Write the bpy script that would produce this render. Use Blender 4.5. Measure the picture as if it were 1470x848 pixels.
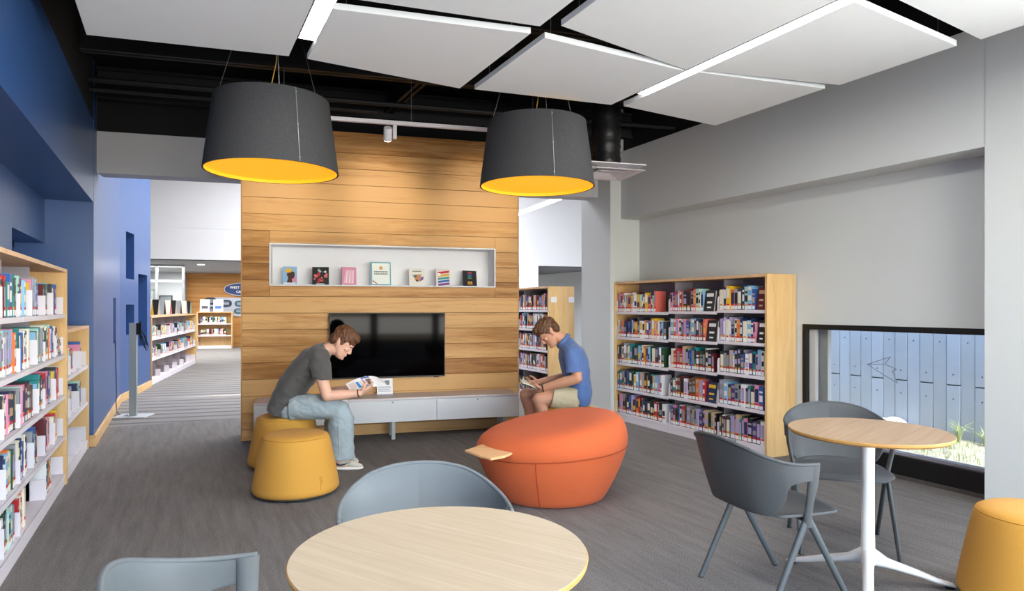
import bpy, bmesh, math, random
from mathutils import Vector, Matrix, noise

for o in list(bpy.data.objects):
    bpy.data.objects.remove(o)
scn = bpy.context.scene
col = scn.collection
V = Vector
PI = math.pi
R_ = math.radians
rnd = random.Random(7)

# ------------------------------------------------------------------ camera
YAW = math.atan2(481.0, 947.0)
cam_d = bpy.data.cameras.new('camera')
cam_d.sensor_fit = 'HORIZONTAL'
cam_d.sensor_width = 36.0
cam_d.lens = 36.0 * 947.0 / 1470.0
cam_d.shift_y = 17.0 / 1470.0
cam_d.clip_start = 0.05
cam_d.clip_end = 200
cam = bpy.data.objects.new('camera', cam_d)
col.objects.link(cam)
cam.location = (0, 0, 1.4)
cam.rotation_euler = (PI / 2, 0, -YAW)
scn.camera = cam
CF = V((math.sin(YAW), math.cos(YAW), 0))
CR = V((math.cos(YAW), -math.sin(YAW), 0))

# ------------------------------------------------------------------ world, sun, large lights, exposure
world = bpy.data.worlds.new('world')
scn.world = world
world.use_nodes = True
wn = world.node_tree.nodes
bg = wn['Background']
sky = wn.new('ShaderNodeTexSky')
sky.sky_type = 'NISHITA'
sky.sun_disc = False
sky.sun_elevation = R_(55)
sky.sun_rotation = R_(200)
world.node_tree.links.new(sky.outputs[0], bg.inputs[0])
bg.inputs[1].default_value = 2.4

def lamp(name, kind, loc, rot, energy, color=(1, 1, 1), **kw):
    d = bpy.data.lights.new(name, kind)
    d.energy = energy
    d.color = color
    for k, v in kw.items():
        setattr(d, k, v)
    o = bpy.data.objects.new(name, d)
    o.location = loc
    o.rotation_euler = rot
    col.objects.link(o)
    return o

lamp('sun', 'SUN', (8, 3, 8), (R_(30), R_(2), 0), 8.0, (1.0, 0.95, 0.88), angle=R_(0.6))
# daylight entering through the window wall behind the camera
lamp('daylight_rear', 'AREA', (1.9, -4.5, 1.75), (R_(92), 0, 0), 60, (0.96, 0.98, 1.0), shape='RECTANGLE', size=6.0, size_y=2.4)
# uplight added at the same windows to brighten the ceiling panel undersides
lamp('rear_uplight_added', 'AREA', (1.9, -4.5, 0.9), (R_(145), 0, 0), 620, (1.0, 0.98, 0.95), shape='RECTANGLE', size=6.0, size_y=0.8)
# daylight through the side windows of the right wall, nearer than the frame shows
lamp('daylight_side', 'AREA', (5.75, -1.2, 1.75), (0, R_(90), 0), 200, (0.95, 0.98, 1.0), shape='RECTANGLE', size=2.3, size_y=4.4)
lamp('side_uplight_added', 'AREA', (5.75, -1.2, 0.9), (0, R_(135), 0), 360, (1.0, 0.98, 0.95), shape='RECTANGLE', size=0.8, size_y=4.4)  # added tilted uplight, lifts the panel undersides from the side
# ceiling lighting of the bright library hall beyond
lamp('hall_ceiling_light', 'AREA', (4.0, 13.0, 5.3), (0, 0, 0), 1500, (0.98, 0.98, 1.0), shape='RECTANGLE', size=7.0, size_y=6.5)
lamp('far_hall_light', 'AREA', (1.5, 22.0, 2.55), (0, 0, 0), 420, (1.0, 0.98, 0.96), shape='RECTANGLE', size=5.0, size_y=4.5)
lamp('office_light', 'AREA', (-1.2, 21.0, 2.5), (0, 0, 0), 260, (1.0, 1.0, 1.0), shape='RECTANGLE', size=2.4, size_y=4.0)
# daylight at the clerestory window of the blue recess
scn.view_settings.view_transform = 'Standard'
scn.view_settings.look = 'None'
scn.view_settings.gamma = 1.0
scn.view_settings.use_curve_mapping = False
scn.view_settings.exposure = -0.27

# ------------------------------------------------------------------ helpers
def lin(h):
    h = h.lstrip('#')
    out = []
    for i in (0, 2, 4):
        c = int(h[i:i + 2], 16) / 255.0
        out.append(c / 12.92 if c <= 0.04045 else ((c + 0.055) / 1.055) ** 2.4)
    return (out[0], out[1], out[2], 1.0)

MATS = {}
def mat(name, color, rough=0.6, metal=0.0, spec=0.4, emit=None, estr=0.0, noise_amt=0.0, noise_scale=20.0, bump=0.0, bump_scale=200.0, sheen=0.0, trans=0.0, coords='Object', stretch=None, coat=0.0):
    if name in MATS:
        return MATS[name]
    m = bpy.data.materials.new(name)
    m.use_nodes = True
    nt = m.node_tree
    b = nt.nodes['Principled BSDF']
    c = lin(color) if isinstance(color, str) else color
    b.inputs['Base Color'].default_value = c
    b.inputs['Roughness'].default_value = rough
    b.inputs['Metallic'].default_value = metal
    b.inputs['Specular IOR Level'].default_value = spec
    b.inputs['Transmission Weight'].default_value = trans
    b.inputs['Coat Weight'].default_value = coat
    if sheen:
        b.inputs['Sheen Weight'].default_value = sheen
    if emit:
        b.inputs['Emission Color'].default_value = lin(emit) if isinstance(emit, str) else emit
        b.inputs['Emission Strength'].default_value = estr
    if noise_amt or bump:
        tc = nt.nodes.new('ShaderNodeTexCoord')
        mp = nt.nodes.new('ShaderNodeMapping')
        nt.links.new(tc.outputs[coords], mp.inputs[0])
        if stretch:
            mp.inputs['Scale'].default_value = stretch
    if noise_amt:
        n = nt.nodes.new('ShaderNodeTexNoise')
        n.inputs['Scale'].default_value = noise_scale
        n.inputs['Detail'].default_value = 4
        nt.links.new(mp.outputs[0], n.inputs['Vector'])
        mx = nt.nodes.new('ShaderNodeMix')
        mx.data_type = 'RGBA'
        mx.inputs['A'].default_value = tuple(x * (1 - noise_amt) for x in c[:3]) + (1,)
        mx.inputs['B'].default_value = tuple(min(1, x * (1 + noise_amt)) for x in c[:3]) + (1,)
        nt.links.new(n.outputs[0], mx.inputs['Factor'])
        nt.links.new(mx.outputs['Result'], b.inputs['Base Color'])
    if bump:
        n2 = nt.nodes.new('ShaderNodeTexNoise')
        n2.inputs['Scale'].default_value = bump_scale
        n2.inputs['Detail'].default_value = 3
        nt.links.new(mp.outputs[0], n2.inputs['Vector'])
        bp = nt.nodes.new('ShaderNodeBump')
        bp.inputs['Strength'].default_value = bump
        bp.inputs['Distance'].default_value = 0.004
        nt.links.new(n2.outputs[0], bp.inputs['Height'])
        nt.links.new(bp.outputs[0], b.inputs['Normal'])
    MATS[name] = m
    return m

def wood_mat(name, c1, c2, c3, grain=(1.2, 14, 14), rough=0.45, rand=0.5, scale=2.2, axis_rot=None):
    """grain runs along local x; per-object variation from Object Info"""
    m = bpy.data.materials.new(name)
    m.use_nodes = True
    nt = m.node_tree
    N = nt.nodes.new
    L = nt.links.new
    b = nt.nodes['Principled BSDF']
    b.inputs['Roughness'].default_value = rough
    b.inputs['Specular IOR Level'].default_value = 0.22
    tc = N('ShaderNodeTexCoord')
    oi = N('ShaderNodeObjectInfo')
    add = N('ShaderNodeVectorMath'); add.operation = 'ADD'
    sc = N('ShaderNodeVectorMath'); sc.operation = 'SCALE'
    comb = N('ShaderNodeCombineXYZ')
    L(oi.outputs['Random'], comb.inputs[0]); L(oi.outputs['Random'], comb.inputs[1]); L(oi.outputs['Random'], comb.inputs[2])
    L(comb.outputs[0], sc.inputs[0]); sc.inputs['Scale'].default_value = 37.0
    L(tc.outputs['Object'], add.inputs[0]); L(sc.outputs[0], add.inputs[1])
    mp = N('ShaderNodeMapping')
    mp.inputs['Scale'].default_value = grain
    if axis_rot:
        mp.inputs['Rotation'].default_value = axis_rot
    L(add.outputs[0], mp.inputs[0])
    n = N('ShaderNodeTexNoise'); n.inputs['Scale'].default_value = scale; n.inputs['Detail'].default_value = 6
    n.inputs['Roughness'].default_value = 0.62; n.inputs['Distortion'].default_value = 0.6
    L(mp.outputs[0], n.inputs['Vector'])
    n2 = N('ShaderNodeTexNoise'); n2.inputs['Scale'].default_value = scale * 9; n2.inputs['Detail'].default_value = 3
    L(mp.outputs[0], n2.inputs['Vector'])
    mixn = N('ShaderNodeMath'); mixn.operation = 'MULTIPLY_ADD'
    L(n2.outputs[0], mixn.inputs[0]); mixn.inputs[1].default_value = 0.25
    L(n.outputs[0], mixn.inputs[2])
    rv = N('ShaderNodeMath'); rv.operation = 'MULTIPLY_ADD'
    L(oi.outputs['Random'], rv.inputs[0]); rv.inputs[1].default_value = rand * 0.5
    L(mixn.outputs[0], rv.inputs[2])
    cr = N('ShaderNodeValToRGB')
    e = cr.color_ramp.elements
    e[0].position = 0.36 + 0.12 * max(0, rand - 0.4); e[0].color = lin(c1)
    e[1].position = 0.92; e[1].color = lin(c3)
    k = cr.color_ramp.elements.new(0.64); k.color = lin(c2)
    L(rv.outputs[0], cr.inputs[0])
    L(cr.outputs[0], b.inputs['Base Color'])
    bp = N('ShaderNodeBump'); bp.inputs['Strength'].default_value = 0.08; bp.inputs['Distance'].default_value = 0.003
    L(n2.outputs[0], bp.inputs['Height']); L(bp.outputs[0], b.inputs['Normal'])
    MATS[name] = m
    return m

def temp_graph(s):
    with bpy.context.temp_override(scene=s, view_layer=s.view_layers[0]):
        return bpy.context.evaluated_depsgraph_get()

class MB:
    """collects faces with material slots, builds ONE mesh object"""
    def __init__(s):
        s.v = []; s.f = []; s.m = []; s.mi = 0
    def slot(s, i):
        s.mi = i; return s
    def add(s, vs, fs):
        k = len(s.v)
        s.v += [tuple(x) for x in vs]
        for f in fs:
            s.f.append(tuple(i + k for i in f)); s.m.append(s.mi)
        return s
    def box(s, x0, x1, y0, y1, z0, z1, M=None):
        vs = [V((x, y, z)) for z in (z0, z1) for y in (y0, y1) for x in (x0, x1)]
        if M is not None:
            vs = [M @ p for p in vs]
        return s.add(vs, [(0, 2, 3, 1), (4, 5, 7, 6), (0, 1, 5, 4), (2, 6, 7, 3), (0, 4, 6, 2), (1, 3, 7, 5)])
    def prism(s, poly, z0, z1, M=None):
        n = len(poly)
        a = sum(poly[i][0] * poly[(i + 1) % n][1] - poly[(i + 1) % n][0] * poly[i][1] for i in range(n))
        if a < 0:
            poly = poly[::-1]
        vs = [V((x, y, z0)) for x, y in poly] + [V((x, y, z1)) for x, y in poly]
        if M is not None:
            vs = [M @ p for p in vs]
        return s.add(vs, [tuple(range(n))[::-1], tuple(range(n, 2 * n))] + [(i, (i + 1) % n, n + (i + 1) % n, n + i) for i in range(n)])
    def rings(s, rings, cap=True, closed=True):
        n = len(rings[0]); vs = [p for r in rings for p in r]; fs = []
        for j in range(len(rings) - 1):
            for i in range(n if closed else n - 1):
                a = j * n + i; b = j * n + (i + 1) % n
                fs.append((a, b, b + n, a + n))
        if cap:
            fs.append(tuple(range(n))[::-1]); k = (len(rings) - 1) * n; fs.append(tuple(range(k, k + n)))
        return s.add(vs, fs)
    def lathe(s, prof, n=32, M=None, cap=True):
        rs = []
        for r, z in prof:
            rs.append([V((r * math.cos(2 * PI * i / n), r * math.sin(2 * PI * i / n), z)) for i in range(n)])
        if M is not None:
            rs = [[M @ p for p in r] for r in rs]
        return s.rings(rs, cap)
    def tube(s, pts, r, n=8, cap=True, flat=1.0):
        pts = [V(p) for p in pts]
        rr = r if isinstance(r, (list, tuple)) else [r] * len(pts)
        up = None; rs = []
        for i, p in enumerate(pts):
            t = (pts[min(i + 1, len(pts) - 1)] - pts[max(i - 1, 0)]).normalized()
            if up is None:
                up = V((0, 0, 1)) if abs(t.z) < 0.9 else V((1, 0, 0))
            x = t.cross(up)
            if x.length < 1e-5:
                x = t.orthogonal()
            x.normalize(); y = x.cross(t).normalized(); up = y
            rs.append([p + (x * math.cos(2 * PI * k / n) + y * math.sin(2 * PI * k / n) * flat) * rr[i] for k in range(n)])
        return s.rings(rs, cap)
    def loft(s, items, n=20, cap=True):
        """items: (center, half-axis vector 1, half-axis vector 2)"""
        rs = []
        for c, a, b in items:
            c = V(c); a = V(a); b = V(b)
            rs.append([c + a * math.cos(2 * PI * k / n) + b * math.sin(2 * PI * k / n) for k in range(n)])
        return s.rings(rs, cap)
    def ell(s, c, ax, ay, az, n=16, m=10):
        c = V(c); ax = V(ax); ay = V(ay); az = V(az); rs = []
        for j in range(m + 1):
            t = -PI / 2 + PI * j / m
            ct = max(math.cos(t), 0.02)
            rs.append([c + az * math.sin(t) + (ax * math.cos(2 * PI * k / n) + ay * math.sin(2 * PI * k / n)) * ct for k in range(n)])
        return s.rings(rs, True)
    def mesh(s, name, mats):
        me = bpy.data.meshes.new(name)
        me.from_pydata(s.v, [], s.f)
        for m in (mats if isinstance(mats, (list, tuple)) else [mats]):
            me.materials.append(m)
        me.polygons.foreach_set('material_index', s.m)
        me.update()
        bm = bmesh.new(); bm.from_mesh(me)
        bmesh.ops.recalc_face_normals(bm, faces=bm.faces)
        bm.to_mesh(me); bm.free()
        return me
    def build(s, name, mats, parent=None, smooth=None, bevel=0.0, seg=2, solid=None, subsurf=0):
        me = s.mesh(name, mats)
        return put(name, me, parent, smooth, bevel, seg, solid, subsurf)

def put(name, me, parent=None, smooth=None, bevel=0.0, seg=2, solid=None, subsurf=0):
    o = bpy.data.objects.new(name, me)
    col.objects.link(o)
    if parent is not None:
        o.parent = parent
    if smooth is not None:
        me.shade_smooth()
        if smooth < 180:
            me.set_sharp_from_angle(angle=R_(smooth))
    if solid:
        md = o.modifiers.new('solid', 'SOLIDIFY'); md.thickness = solid; md.offset = 0
    if subsurf:
        md = o.modifiers.new('sub', 'SUBSURF'); md.levels = subsurf; md.render_levels = subsurf
    if bevel:
        md = o.modifiers.new('bevel', 'BEVEL'); md.width = bevel; md.segments = seg; md.limit_method = 'ANGLE'; md.angle_limit = R_(40)
        if smooth is None:
            me.shade_smooth(); me.set_sharp_from_angle(angle=R_(50))
    return o

def tag(o, label, cat, group=None, kind=None):
    o['label'] = label
    if cat: o['category'] = cat
    if group: o['group'] = group
    if kind: o['kind'] = kind
    return o

def thing(name, label, cat, loc=(0, 0, 0), rz=0.0, group=None):
    o = bpy.data.objects.new(name, None)
    o.empty_display_size = 0.1
    col.objects.link(o)
    o.location = loc; o.rotation_euler = (0, 0, rz)
    return tag(o, label, cat, group)

def struct(o, label=None):
    o['kind'] = 'structure'
    if label: o['label'] = label
    return o

def frame(origin, ex, ey=None):
    """matrix with local x along ex (horizontal), z up"""
    ex = V(ex).normalized(); ez = V((0, 0, 1)); ey = ez.cross(ex)
    M = Matrix((ex, ey, ez)).transposed().to_4x4()
    M.translation = V(origin)
    return M

# ------------------------------------------------------------------ materials
M_white = mat('white_paint', '#dcdddf', 0.75, noise_amt=0.015, noise_scale=3)
M_grey = mat('grey_wall_paint', '#c8cccb', 0.8, noise_amt=0.02, noise_scale=2)
M_header = mat('header_grey_paint', '#b5b6b8', 0.8)
M_blue = mat('blue_wall_paint', '#31548a', 0.36, spec=0.5, noise_amt=0.03, noise_scale=3)
M_black = mat('black_ceiling_paint', '#0b0b0c', 0.8)
M_blacksteel = mat('black_steel', '#0b0b0c', 0.6)
M_frame = mat('black_window_frame', '#0c0d0f', 0.5)
M_panel = mat('acoustic_panel_felt', '#f0f3f1', 0.9, noise_amt=0.02, noise_scale=6, bump=0.1, bump_scale=300)
M_led = mat('led_diffuser', '#ffffff', 0.5, emit='#fffdfa', estr=52.0)
M_whitemetal = mat('white_metal', '#dcd8dc', 0.45, spec=0.45)
M_shelfwhite = mat('shelf_white_metal', '#dcd6dc', 0.5)
M_shelfback = mat('shelf_back_grey', '#9a949c', 0.6)
M_greymetal = mat('grey_metal_post', '#a4aaa6', 0.5, metal=0.1)
M_trimwhite = mat('niche_white', '#e4e5e8', 0.6)
M_tvblack = mat('tv_screen_glass', '#030304', 0.05, spec=0.035)
M_tvframe = mat('tv_bezel', '#0c0c0d', 0.35)
M_cabinet = mat('cabinet_white_lacquer', '#d2d1d0', 0.5)
M_cabtop = mat('cabinet_top_laminate', '#cfc2bf', 0.4)
M_yellow = mat('mustard_upholstery', '#c8923a', 0.85, sheen=0.04, noise_amt=0.04, noise_scale=60, bump=0.15, bump_scale=500)
M_yellowdark = mat('mustard_stitching', '#a8741c', 0.9)
M_orange = mat('orange_upholstery', '#c85f33', 0.9, sheen=0.04, noise_amt=0.05, noise_scale=50, bump=0.15, bump_scale=500)
M_orangedark = mat('orange_seam', '#9c3f1a', 0.9)
M_felt = mat('charcoal_felt', '#3d3e40', 0.95, noise_amt=0.35, noise_scale=90, bump=0.3, bump_scale=400)
M_yellowglow = mat('yellow_diffuser', '#f2b52a', 0.7, emit='#fbb41e', estr=0.95)
M_cord = mat('yellow_cord', '#c7a24a', 0.6)
M_wire = mat('steel_wire', '#9b9c9e', 0.35, metal=0.7)
M_chairlight = mat('slate_grey_plastic', '#646a6d', 0.5, spec=0.35)
M_chairdark = mat('charcoal_plastic', '#47494b', 0.55, spec=0.3)
M_chairleg = mat('charcoal_leg_metal', '#474d4f', 0.5, spec=0.35)
M_tablewhite = mat('white_powder_coat', '#e2e3e0', 0.4)
M_edge = mat('table_edge_ply', '#b98b4c', 0.6)
M_stripdark = mat('grey_shadow_trim', '#4a4442', 0.8)
def glass_mat(name):
    m = bpy.data.materials.new(name); m.use_nodes = True
    nt = m.node_tree; nt.nodes.clear(); N = nt.nodes.new
    out = N('ShaderNodeOutputMaterial'); mx = N('ShaderNodeMixShader'); tr = N('ShaderNodeBsdfTransparent'); gl = N('ShaderNodeBsdfGlossy'); fr = N('ShaderNodeFresnel')
    tr.inputs[0].default_value = (0.95, 0.97, 0.97, 1); gl.inputs['Roughness'].default_value = 0.02; fr.inputs[0].default_value = 1.25
    nt.links.new(fr.outputs[0], mx.inputs[0]); nt.links.new(tr.outputs[0], mx.inputs[1]); nt.links.new(gl.outputs[0], mx.inputs[2]); nt.links.new(mx.outputs[0], out.inputs[0])
    return m
M_glass = glass_mat('window_glass')
M_wood = wood_mat('oak_plank', '#74471a', '#ab773e', '#d0a268', grain=(0.5, 8, 8), rand=0.9, scale=1.8)
M_farwood = wood_mat('far_wood', '#94602f', '#c0894c', '#dcae74', grain=(0.3, 1, 7), rand=0.0, scale=1.2)
M_maple = wood_mat('maple_laminate', '#c79e66', '#d6b07a', '#e0bf8c', grain=(6, 6, 0.8), rand=0.0, scale=2.0)
M_mapleh = wood_mat('maple_top', '#cfa274', '#dbb389', '#e4c29c', grain=(6, 0.6, 6), rand=0.0, scale=2.0)
M_basewood = wood_mat('baseboard_wood', '#c6985f', '#d8b07d', '#e2c195', grain=(1, 8, 8), rand=0.0, scale=2.0)
M_ash = wood_mat('ash_tabletop', '#aa9a82', '#b6a68e', '#c0b29c', grain=(0.8, 18, 4), rand=0.0, scale=2.2, rough=0.4)
M_oaktop = wood_mat('oak_tabletop_backlit', '#94795e', '#a2886d', '#ae967c', grain=(0.8, 20, 4), rand=0.0, scale=2.2, rough=0.4)  # oak, with the backlit darkness by the window put into its colour
M_tray = wood_mat('birch_tray', '#cf9a66', '#dcae7e', '#e4bb90', grain=(1, 12, 4), rand=0.0, scale=2.0)

def carpet(name, c_lo, c_hi, streak, stripes=None, ang=0.0):
    m = bpy.data.materials.new(name); m.use_nodes = True
    nt = m.node_tree; N = nt.nodes.new; L = nt.links.new
    b = nt.nodes['Principled BSDF']; b.inputs['Roughness'].default_value = 0.95; b.inputs['Specular IOR Level'].default_value = 0.1
    tc = N('ShaderNodeTexCoord')
    mp = N('ShaderNodeMapping'); mp.inputs['Rotation'].default_value = (0, 0, ang); mp.inputs['Scale'].default_value = streak
    L(tc.outputs['Object'], mp.inputs[0])
    n1 = N('ShaderNodeTexNoise'); n1.inputs['Scale'].default_value = 1.0; n1.inputs['Detail'].default_value = 5; n1.inputs['Roughness'].default_value = 0.7
    L(mp.outputs[0], n1.inputs['Vector'])
    n1s = N('ShaderNodeMath'); n1s.operation = 'MULTIPLY_ADD'; L(n1.outputs[0], n1s.inputs[0]); n1s.inputs[1].default_value = 0.5; n1s.inputs[2].default_value = 0.05
    n2 = N('ShaderNodeTexNoise'); n2.inputs['Scale'].default_value = 130; n2.inputs['Detail'].default_value = 3
    L(tc.outputs['Object'], n2.inputs['Vector'])
    ma = N('ShaderNodeMath'); ma.operation = 'MULTIPLY_ADD'; L(n2.outputs[0], ma.inputs[0]); ma.inputs[1].default_value = 0.9; L(n1s.outputs[0], ma.inputs[2])
    cr = N('ShaderNodeValToRGB'); e = cr.color_ramp.elements
    e[0].position = 0.52; e[0].color = lin(c_lo); e[1].position = 1.0; e[1].color = lin(c_hi)
    L(ma.outputs[0], cr.inputs[0])
    out = cr.outputs[0]
    if stripes:
        mp2 = N('ShaderNodeMapping'); mp2.inputs['Rotation'].default_value = (0, 0, ang)
        L(tc.outputs['Object'], mp2.inputs[0])
        w = N('ShaderNodeTexWave'); w.bands_direction = 'Y'; w.inputs['Scale'].default_value = stripes; w.inputs['Distortion'].default_value = 0.6
        w.inputs['Detail'].default_value = 1.0; w.inputs['Detail Scale'].default_value = 0.3
        L(mp2.outputs[0], w.inputs['Vector'])
        cr2 = N('ShaderNodeValToRGB'); e2 = cr2.color_ramp.elements
        e2[0].position = 0.05; e2[0].color = (0.58, 0.57, 0.57, 1); e2[1].position = 0.35; e2[1].color = (1, 1, 1, 1)
        L(w.outputs[0], cr2.inputs[0])
        mx = N('ShaderNodeMix'); mx.data_type = 'RGBA'; mx.blend_type = 'MULTIPLY'; mx.inputs['Factor'].default_value = 1.0
        L(out, mx.inputs['A']); L(cr2.outputs[0], mx.inputs['B']); out = mx.outputs['Result']
    L(out, b.inputs['Base Color'])
    bp = N('ShaderNodeBump'); bp.inputs['Strength'].default_value = 0.5; bp.inputs['Distance'].default_value = 0.006
    L(n2.outputs[0], bp.inputs['Height']); L(bp.outputs[0], b.inputs['Normal'])
    return m
M_carpet = carpet('charcoal_carpet', '#585553', '#8b8784', (16, 1.6, 1), None, R_(-10))
M_hallcarpet = carpet('striped_hall_carpet', '#6a6765', '#989592', (2, 10, 1), 0.95, R_(10.8))

# ================================================================== STRUCTURE
E_ = V((0.98242, -0.18668, 0.0))           # direction of the timber wall and everything parallel to it
W0 = V((0.607, 7.43, 0.0))
WM = frame(W0, E_)                          # local x along wall, y away from viewer

def place(o, M):
    o.matrix_world = M
    return o

# floors
mb = MB(); mb.box(-1.6, 5.56, -4.3, 9.0, -0.1, 0.0)
struct(mb.build('floor', M_carpet), 'dark grey carpet of the reading room')
mb = MB(); mb.box(-5, 12, 9.0, 32, -0.1, 0.0); mb.box(5.56, 12, 7.6, 9.0, -0.1, 0.0); mb.box(-5, -1.6, 8.0, 9.0, -0.1, 0.0)
struct(mb.build('floor', M_hallcarpet), 'light grey striped carpet of the hallway')

# ceiling
mb = MB(); mb.box(-1.7, 5.55, -4.3, 8.35, 3.9, 4.0)
struct(mb.build('ceiling', M_black), 'black open ceiling above the panels')
mb = MB(); mb.box(-5, 12, 8.35, 19.3, 5.5, 5.6)
struct(mb.build('ceiling', M_white), 'white high ceiling of the hall')
M_farceil = mat('far_soffit_grey', '#a9abae', 0.8)
FB = V((0.406, 18.401, 0)); FM = frame(FB, E_)
mb = MB(); mb.box(-6, 12, 0.02, 12, 2.6, 2.8)
struct(place(mb.build('ceiling', M_farceil), FM), 'lower grey ceiling far down the hallway')
# white bulkhead wall above it
mb = MB(); mb.box(-6, 12, 0.0, 0.3, 2.6, 3.38); mb.box(-6, 12, 0.006, 0.3, 3.38, 3.388); mb.box(-6, 12, 0.0, 0.3, 3.388, 5.5)
struct(place(mb.build('wall_far', M_white), FM), 'white bulkhead wall at the end of the hall')

# black plenum: joists and conduits
def joist(nm, pts, r=0.035):
    mb = MB()
    a, b = V(pts[0]), V(pts[1])
    d = (b - a).normalized(); M = frame(a, d)
    ln = (b - a).length
    mb.box(0, ln, -0.05, 0.05, 0.0, 0.03, M); mb.box(0, ln, -0.05, 0.05, 0.27, 0.3, M); mb.box(0, ln, -0.012, 0.012, 0.0, 0.3, M)
    return struct(mb.build(nm, M_blacksteel), 'black steel joist in the open ceiling')
joist('trim_1', [(-0.7, 6.4, 3.5), (5.0, 5.3, 3.5)])
joist('trim_2', [(-0.7, 7.7, 3.48), (5.0, 6.6, 3.48)])
joist('trim_3', [(2.1, 7.4, 3.55), (2.1, 2.0, 3.55)])
joist('trim_4', [(-0.7, 5.0, 3.5), (5.0, 3.9, 3.5)])
mb = MB(); mb.tube([(-0.7, 6.9, 3.42), (5.0, 5.8, 3.42)], 0.025); mb.tube([(-0.7, 7.0, 3.36), (1.8, 6.52, 3.36)], 0.02)
struct(mb.build('trim_5', M_blacksteel, smooth=60), 'black conduits running under the open ceiling')

# ---- left side: blue recess, soffit, pier
mb = MB()
mb.box(-1.55, -1.156, -4.3, 6.4, 0, 2.459)
mb.box(-1.55, -1.156, 6.4, 7.84, 0, 1.5)
mb.box(-1.55, -1.156, 6.4, 7.84, 2.03, 2.459)
struct(mb.build('wall_left', M_blue), 'blue wall of the recess behind the bookcase')
mb = MB(); mb.box(-1.55, -0.75, -4.3, 7.835, 2.459, 3.28)
struct(mb.build('wall_left_soffit', M_blue), 'blue soffit above the bookcase recess')
mb = MB(); mb.box(-1.55, -0.75, -4.3, 8.2, 3.28, 3.95)
struct(mb.build('wall_left_upper', M_black), 'black painted wall above the blue soffit')
# clerestory window in the recess
w = MB(); w.box(-1.46, -1.40, 6.4, 7.84, 1.5, 1.54); w.box(-1.46, -1.40, 6.4, 7.84, 1.97, 2.03); w.box(-1.46, -1.40, 6.4, 6.45, 1.5, 2.03); w.box(-1.46, -1.40, 7.78, 7.84, 1.5, 2.03)
wo = struct(w.build('window_1', M_blue, bevel=0.004), 'small high window in the blue recess')
g = MB(); g.box(-1.436, -1.428, 6.44, 7.79, 1.53, 1.98); g.build('pane', M_glass, wo)
M_siding = mat('weathered_siding', '#b4b7bd', 0.7, noise_amt=0.25, noise_scale=3, stretch=(1, 1, 14))
mb = MB()
for k in range(9):
    mb.box(-2.35, -2.30 + (0.012 if k % 2 else 0), 4.0, 11.0, 1.0 + k * 0.16, 1.0 + k * 0.16 + 0.15)
struct(mb.build('wall_outside_left', M_siding), 'weathered horizontal siding outside the high window')

# pier with its charging niche, chamfered wall with three niches
def wall_holes(L, H, T, holes, M, name, m, label):
    xs = sorted(set([0, L] + [h[0] for h in holes] + [h[1] for h in holes]))
    zs = sorted(set([0, H] + [h[2] for h in holes] + [h[3] for h in holes]))
    mb = MB()
    for i in range(len(xs) - 1):
        for j in range(len(zs) - 1):
            cx = (xs[i] + xs[i + 1]) / 2; cz = (zs[j] + zs[j + 1]) / 2
            hole = any(h[0] < cx < h[1] and h[2] < cz < h[3] for h in holes)
            y0 = 0.16 if hole else 0.0
            mb.box(xs[i], xs[i + 1], y0, T, zs[j], zs[j + 1], M)
    return struct(mb.build(name, m), label)
PM = frame((-0.748, 7.835, 0), (0, 1, 0))      # local y = -X
wall_holes(3.405, 5.5, 0.8, [(2.275, 2.718, 0.912, 1.528)], PM, 'wall_left_pier', M_blue, 'blue pier with a narrow outlet niche')
B0 = V((-0.75, 11.24, 0)); B1 = V((-0.416, 13.267, 0))
CM = frame(B0, B1 - B0)
CL = (B1 - B0).length
wall_holes(CL, 5.5, 0.6, [(0.366, 0.875, 1.84, 2.56), (1.148, 1.789, 0.745, 1.95), (0.366, 0.875, 0.97, 1.443)], CM, 'wall_left_angled', M_blue, 'angled blue wall with three square niches')
# baseboards
def baseboard(nm, a, b, h=0.115, t=0.022, lab=None):
    a = V(a); b = V(b); M = frame(a, b - a)
    mb = MB(); mb.box(0, (b - a).length, -t, 0.0, 0, h)
    o = mb.build(nm, M_basewood, bevel=0.003); place(o, M)
    return struct(o, lab)
baseboard('baseboard_left', (-0.748, 7.815, 0), (-0.748, 11.24, 0), lab='pale wood baseboard along the blue pier')
baseboard('baseboard_left', (-0.75, 11.23, 0), (B1.x, B1.y, 0), lab='pale wood baseboard along the angled blue wall')
baseboard('baseboard_left', (-0.8, 7.835, 0), (-0.727, 7.835, 0), lab='short wood baseboard return on the blue pier')

# ---- header and plenum wall across the room
HM = frame((-0.75, 8.11, 0), E_)
mb = MB(); mb.box(0, 5.9, 0, 0.25, 2.806, 3.242)
struct(place(mb.build('wall_header', M_header), HM), 'grey header beam over the hallway opening')
mb = MB(); mb.box(-3.0, 9.0, 0.01, 0.25, 3.242, 5.6)
struct(place(mb.build('wall_plenum', M_black), HM), 'black plenum wall above the header')

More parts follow.
